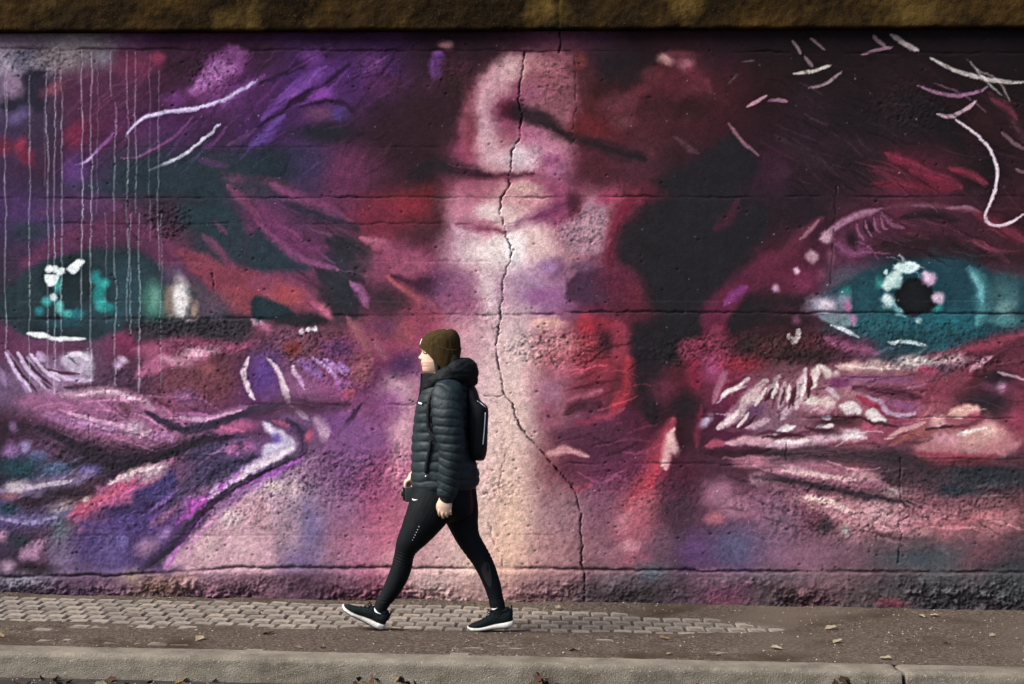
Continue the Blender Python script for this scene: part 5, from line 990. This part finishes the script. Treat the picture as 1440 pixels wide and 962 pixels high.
for pth in (sl_n, sl_f):
    sl = part('sleeve', limb(pth, 16, 56, True, sleeve_mod(11.2, 2)), M_JACKET, jacket)
    e = pth[-1]; part('cuff_band', limb([pth[-2][:3] + (pth[-2][3] * .86, pth[-2][4] * .86), e[:3] + (e[3] * .98, e[4] * .98), (e[0] + (e[0] - pth[-2][0]) * .35, e[1] + (e[1] - pth[-2][1]) * .35, e[2], e[3] * .93, e[4] * .93)], 4, 28, False), M_TRIM, sl)
# hood and stand collar
hoodm = merge(limb([(602, 553, -.050, 7, 7), (606, 545, -.090, 10, 9), (618, 538, -.118, 13, 11), (636, 529, -.112, 16, 13), (651, 524, -.070, 18.5, 15), (655.5, 523.5, 0, 19, 17), (651, 524, .070, 18.5, 15), (636, 529, .112, 16, 13), (618, 538, .118, 13, 11), (606, 545, .09, 10, 9), (602, 553, .05, 7, 7)], 7, 22),
    ell(641, 538, 0, 24, 18, .13), ell(646, 516, -.03, 11, 11.5, .075), ell(646, 516, .03, 11, 11.5, .075), ell(658, 536, 0, 13, 13, .10), ell(630, 545, -.05, 26, 9, .10), ell(630, 545, .05, 26, 9, .10))
def hood_wob(co):
    return np.array([.009 * mnoise.noise(Vector((c[0] * 12 + 3, c[1] * 9, c[2] * 26))) + .0035 * mnoise.noise(Vector((c[0] * 40, c[1] * 24, c[2] * 60))) for c in co])
hood = fused('hood', hoodm, M_HOOD, jacket, .005, 4, hood_wob)
part('collar', slab([(556, 591.5, 640, .095), (546, 592.2, 636, .080), (536, 593.0, 634, .068), (527.5, 594.2, 634, .062), (526.5, 596.5, 632, .056), (531, 600, 628, .050)], 40, 5, 2.2, None, False), M_TRIM, jacket)
part('zip_garage', limb([(593.2, 527.5, -.012, 1.3, 1.6), (592.6, 540, -.010, 1.3, 1.6), (590.6, 556, -.008, 1.3, 1.6), (586, 575, -.006, 1.2, 1.4)], 5, 10), M_TRIM, jacket)
def ribbon(path, w, t, mat, name, parent, n=5):
    """flat band on the near side of the body: rows u, v ; width w px across the picture, thickness t m"""
    P = cat([(u, v, jacket_y(u, v, .006)) for u, v in path], n); T = np.gradient(P[:, :2], axis=0); vv, ff = [], []
    for (u, v, y), tt in zip(P, T):
        nn = np.array([-tt[1], tt[0]]) / (np.hypot(*tt) + 1e-9)
        for s, dy in ((-1, 0), (1, 0), (1, -t), (-1, -t)):
            uu, vv2 = u + nn[0] * s * w / 2, v + nn[1] * s * w / 2
            vv.append(W(uu, vv2, jacket_y(uu, vv2, .003) + dy))
    for i in range(len(P) - 1):
        for j in range(4): a = i * 4 + j; b = i * 4 + (j + 1) % 4; ff.append((a, b, b + 4, a + 4))
    ff += [(3, 2, 1, 0), tuple(len(vv) - 4 + k for k in range(4))]
    return part(name, (vv, ff), mat, parent)
ribbon([(609.5, 617), (607, 632), (603.5, 648), (601.8, 662)], 4.6, .007, M_TRIM, 'pocket_zip', jacket)
ribbon([(602.2, 665.6), (602.6, 667)], 1.6, .010, M_WHITE, 'zip_pull', jacket)
ribbon([(590.5, 566.4), (596.5, 567.8)], 2.2, .009, M_WHITE, 'chest_logo', jacket)

# leggings
lm = merge(slab(hips), limb(near_leg, 7, 28), limb(far_leg, 7, 28))
def leg_wob(co): return np.array([.0012 * mnoise.noise(Vector((c[0] * 40, c[1] * 40, c[2] * 18))) + .0024 * max(0, 1 - abs(c[2] - .41) / .07) * math.sin(c[2] * 360 + c[0] * 150 + 3 * mnoise.noise(Vector((c[0] * 9, c[1] * 9, c[2] * 9)))) * .7 + (.0022 * max(0, 1 - abs(c[2] - .155) / .06) * math.sin(c[2] * 380 + 60 * c[0])) for c in co])
leggings = fused('leggings', lm, M_LEGS, person, .004, 3, leg_wob)
leg_y = near_side(leggings)
def decal(name, pts, mat, parent, yf, off=.0022):
    """closed outline laid on the near surface"""
    P = cat(pts + [pts[0]], 4)[:-1]; c = P.mean(0)
    fr = [W(u, v, yf(u, v, off)) for u, v in P]; n = len(fr); vv = fr + [Vector((p.x, p.y + .003, p.z)) for p in fr] + [W(c[0], c[1], yf(c[0], c[1], off))]
    return part(name, (vv, [(i, (i + 1) % n, 2 * n) for i in range(n)] + [(i, i + n, (i + 1) % n + n, (i + 1) % n) for i in range(n)]), mat, parent, False)
decal('tick_logo', [(582.6, 698.0), (583.2, 699.8), (585.2, 700.4), (590.6, 699.0), (585.6, 699.2), (584.2, 698.9)], M_WHITE, leggings, leg_y)
for k, (u, v) in enumerate(((592.8, 735.6), (590.9, 740.0), (589.2, 743.6), (587.4, 747.4), (585.6, 751.0), (583.6, 754.6))):
    decal('reflective_dot', [(u - .4, v - .45), (u + .4, v - .45), (u + .4, v + .45), (u - .4, v + .45)], M_WHITE, leggings, leg_y)
decal('calf_panel', [(681, 790), (686.5, 792), (690, 806), (690.5, 822), (687, 824), (680, 812), (676, 800)], M_MESH, leggings, leg_y)

# shoes: profile in pixels from the heel (0) to the toe (66)
def shoe(name, hu, hv, y, pitch, side):
    c, s = math.cos(R(pitch)), math.sin(R(pitch))
    def T(l, h, yy): return W(hu - l * c + h * s * -1 * -1 * 0 + h * (-s) * -1, hv - l * s - h * c, y + yy / PX)
    def loft(ls, bot, top, wid, flat, seg=24, m=34):
        rings = []
        for l in np.linspace(ls[0], ls[1], m):
            b, t, w = np.interp(l, *bot), np.interp(l, *top), np.interp(l, *wid); r = []
            for j in range(seg):
                a = 2 * math.pi * j / seg; ca, sa = math.cos(a), math.sin(a)
                hh = (b + t) / 2 + (t - b) / 2 * math.copysign(abs(sa) ** (.55 if flat else .8), sa)
                nar = 1.0 if flat else 1 - .42 * max(0, sa) ** 1.3
                r.append(T(l, hh, w * nar * math.copysign(abs(ca) ** .7, ca)))
            rings.append(r)
        return rings_mesh(rings)
    wid = ([0, 2, 8, 22, 34, 48, 58, 63, 66], [3, 7.2, 9.4, 9.2, 10, 12.4, 11.4, 8, 2.5])
    bot = ([0, 4, 12, 30, 48, 60, 66], [3.2, .8, 0, .5, 0, 1.2, 4.6]); topS = ([-1, 0, 4, 14, 28, 40, 50, 60, 66], [10, 10.5, 9.5, 8.4, 7.2, 5.6, 5.0, 6.2, 7.8])
    up_top = ([1, 3, 6, 12, 18, 24, 30, 38, 46, 54, 60, 64.6], [22, 27, 28.5, 26.5, 26, 25.5, 22.5, 18, 14.5, 12.2, 10.6, 7.4]); up_bot = ([1, 12, 30, 48, 65], [7, 6, 5.4, 3.8, 5])
    widU = ([1, 2.5, 8, 22, 34, 48, 58, 62, 64.6], [3, 6.6, 8.6, 8.4, 9.2, 11.4, 10.2, 7, 2])
    o = part(name, loft((1, 64.6), up_bot, up_top, widU, False), M_UPPER, person)
    part('midsole', loft((0, 66), bot, topS, wid, True), M_SOLE, o)
    part('outsole', loft((7, 60), ([7, 12, 30, 48, 60], [-.5, -.9, -.4, -.9, .2]), ([7, 30, 60], [1.2, 1.4, 2.4]), ([7, 12, 30, 48, 60], [6, 8.6, 9, 11.6, 9.6]), True), M_OUT, o)
    for k in range(4):
        l = 27 + 5 * k; h = float(np.interp(l, *up_top)); 
        vv, ff = [], []
        pts = [(l - .8, h - 4.5, -7.4), (l, h - .6, -4.2), (l + .6, h + .6, 0), (l, h - .6, 4.2), (l - .8, h - 4.5, 7.4)]
        rg_ = []
        for (a, b, yy) in pts: rg_.append([T(a + da, b + db, yy) for da, db in ((-.8, -.5), (.8, -.5), (.8, .5), (-.8, .5))])
        part('lace', rings_mesh(rg_), M_TRIM, o)
    part('lace_bow', merge(*[rings_mesh([[T(a + da, b + db, yy) for da, db in ((-.6, 0), (0, -.6), (.6, 0), (0, .6))] for (a, b, yy) in loop]) for loop in ([(29, 24, 0), (33, 26.5, -2.5), (36, 25, -4), (33, 23, -4), (29.5, 23.5, -1)], [(29, 24, 0), (32, 27.5, 2), (35.5, 27, 4), (33, 24, 4), (29.5, 23.5, 1)], [(29, 24, 0), (34, 23, -5), (37, 20, -6.5)])]), M_TRIM, o)
    part('collar_lining', loft((5, 23), ([5, 23], [22, 20]), ([5, 12, 23], [29.5, 27.8, 26.8]), ([5, 8, 16, 23], [4.5, 7.6, 7.6, 5.5]), False), M_TRIM, o)
    part('heel_tab', limb([(*[(T(1.2, h_, 0).x * PX + 620), 887 - T(1.2, h_, 0).z * PX][:2], y, 1.2, 2.4) for h_ in (17, 23, 29.5)], 3, 8), M_TRIM, o)
    return o
shoe('shoe', 539.5, 884.6, -.045, 27.5, -1); sf = shoe('shoe', 722.5, 881.5, .035, -6.0, 1)
sock_n = part('sock', limb([(540, 845, -.043, 10.0, 10), (535.5, 855, -.041, 9.4, 9.6), (534, 864, -.041, 9.2, 9.4)], 5, 22), M_TRIM, person); sock_f = part('sock', limb([(697.2, 846, .042, 10.8, 10.6), (699.8, 856, .041, 10.2, 10), (702, 866, .040, 9.8, 9.6)], 5, 22), M_TRIM, person)
sy = near_side(sock_n); decal('tick_logo', [(528.6, 851.4), (528.4, 854.6), (531.2, 857.6), (538.6, 860.0), (533.0, 856.2), (530.2, 853.4)], M_WHITE, sock_n, sy)
sy2 = near_side(sock_f); decal('tick_logo', [(690.4, 855.0), (691.2, 856.8), (694.0, 856.8), (699.0, 853.6), (694.6, 854.8), (692.2, 854.6)], M_WHITE, sock_f, sy2)

# backpack: hangs on her back, a thing of its own
pk = [(647.5, 668, 680, .055), (643, 662, 682.5, .115), (632, 659, 684.5, .135), (615, 657, 685, .138), (598, 656, 685.6, .138), (584, 656, 686.2, .136), (573, 656, 684.6, .130), (564, 656, 675, .118), (552, 655, 671, .10), (544, 657, 667, .07), (541, 660, 665, .04)]
pack = part('backpack', slab(pk, 56, 7, 3.0, lambda v, th: 1 + .012 * mnoise.noise(Vector((th * 3, v * .06, 9)))), M_PACK, None)
pack.location = PER
tag(pack, 'slim black backpack with white piping worn by the walking person', 'backpack')
pk_y = near_side(pack)
def pipe(pts, r, name, mat): return part(name, limb([(u, v, pk_y(u - .4, v, .0005) if math.isfinite(pk_y(u - .4, v)) else -.1, r, r) for u, v in pts], 5, 8), mat, pack)
pipe([(672.4, 564.4), (676, 566.8), (680, 570), (683.0, 572.6)], .75, 'piping', M_WHITE); pipe([(683.2, 580.5), (682.6, 592), (681.6, 606), (680.2, 623)], .8, 'piping', M_WHITE)
pipe([(664, 560), (668, 580), (668, 610), (666, 636)], .5, 'zip', M_TRIM)
for sg in (-1, 1):
    pts = [(656, 549), (640, 541), (622, 543), (611.5, 552), (606.8, 568), (605.4, 588), (606.4, 600), (610.5, 609), (620, 615), (645, 620)]
    P = cat([(u, v, sg * -1 * jacket_y(u, v, .012) if v > 546 else sg * .125) for u, v in pts], 6); vv, ff = [], []; T_ = np.gradient(P[:, :2], axis=0)
    for (u, v, y), tt in zip(P, T_):
        nn = np.array([-tt[1], tt[0]]) / (np.hypot(*tt) + 1e-9)
        for s_, dy in ((-1, .004), (1, .004), (1, -.006), (-1, -.006)): vv.append(W(u + nn[0] * s_ * 2.7, v + nn[1] * s_ * 2.7, y - sg * -1 * 0 + sg * (-dy) * 1.0))
    for i in range(len(P) - 1):
        for j in range(4): a = i * 4 + j; b = i * 4 + (j + 1) % 4; ff.append((a, b, b + 4, a + 4))
    ff += [(3, 2, 1, 0), tuple(len(vv) - 4 + k for k in range(4))]
    part('shoulder_strap', (vv, ff), M_PACK, pack)
part('top_handle', limb([(662, 546, -.03, 1.4, 2), (667, 538, -.015, 1.4, 2), (667, 538, .015, 1.4, 2), (662, 546, .03, 1.4, 2)], 5, 10), M_PACK, pack)

# hand-held camera
def bev_box(u0, u1, v0, v1, y0, y1, b=.006):
    bm = bmesh.new(); bmesh.ops.create_cube(bm, size=1)
    a, c = W(u0, v1, y0), W(u1, v0, y1)
    for v in bm.verts: v.co = Vector(((a.x + c.x) / 2 + v.co.x * (c.x - a.x), (a.y + c.y) / 2 + v.co.y * (c.y - a.y), (a.z + c.z) / 2 + v.co.z * (c.z - a.z)))
    bmesh.ops.bevel(bm, geom=bm.edges[:], offset=b, segments=3, affect='EDGES', profile=.6)
    bm.verts.ensure_lookup_table(); r = ([v.co.copy() for v in bm.verts], [tuple(v.index for v in f.verts) for f in bm.faces]); bm.free(); return r
hc = part('camera_body', bev_box(569.5, 583, 685, 706.5, .005, .125), M_CAM, None, True); hc.name = 'hand_camera'; hc.location = PER
tag(hc, 'small black camera held in front of the walking person', 'camera')
part('lens', merge(limb([(571, 694.5, .065, 7.6, 7.6), (567.2, 694.2, .065, 7.4, 7.4)], 3, 28, False), limb([(568, 694.2, .065, 6.6, 6.6), (563.8, 693.8, .065, 6.4, 6.4)], 3, 28, False)), M_CAM, hc)
part('front_glass', limb([(563.7, 693.8, .065, 5.4, 5.4), (563.2, 693.8, .065, 4.6, 4.6)], 2, 24, False), M_GLASS, hc)
part('viewfinder', bev_box(571.5, 582, 680.5, 686, .045, .085, .004), M_CAM, hc); part('grip', bev_box(566.5, 571, 687, 705, .010, .034, .005), M_TRIM, hc); part('mode_dial', limb([(577, 685.4, .105, 3, 3), (577, 683.2, .105, 3, 3)], 2, 18, False), M_CAM, hc)
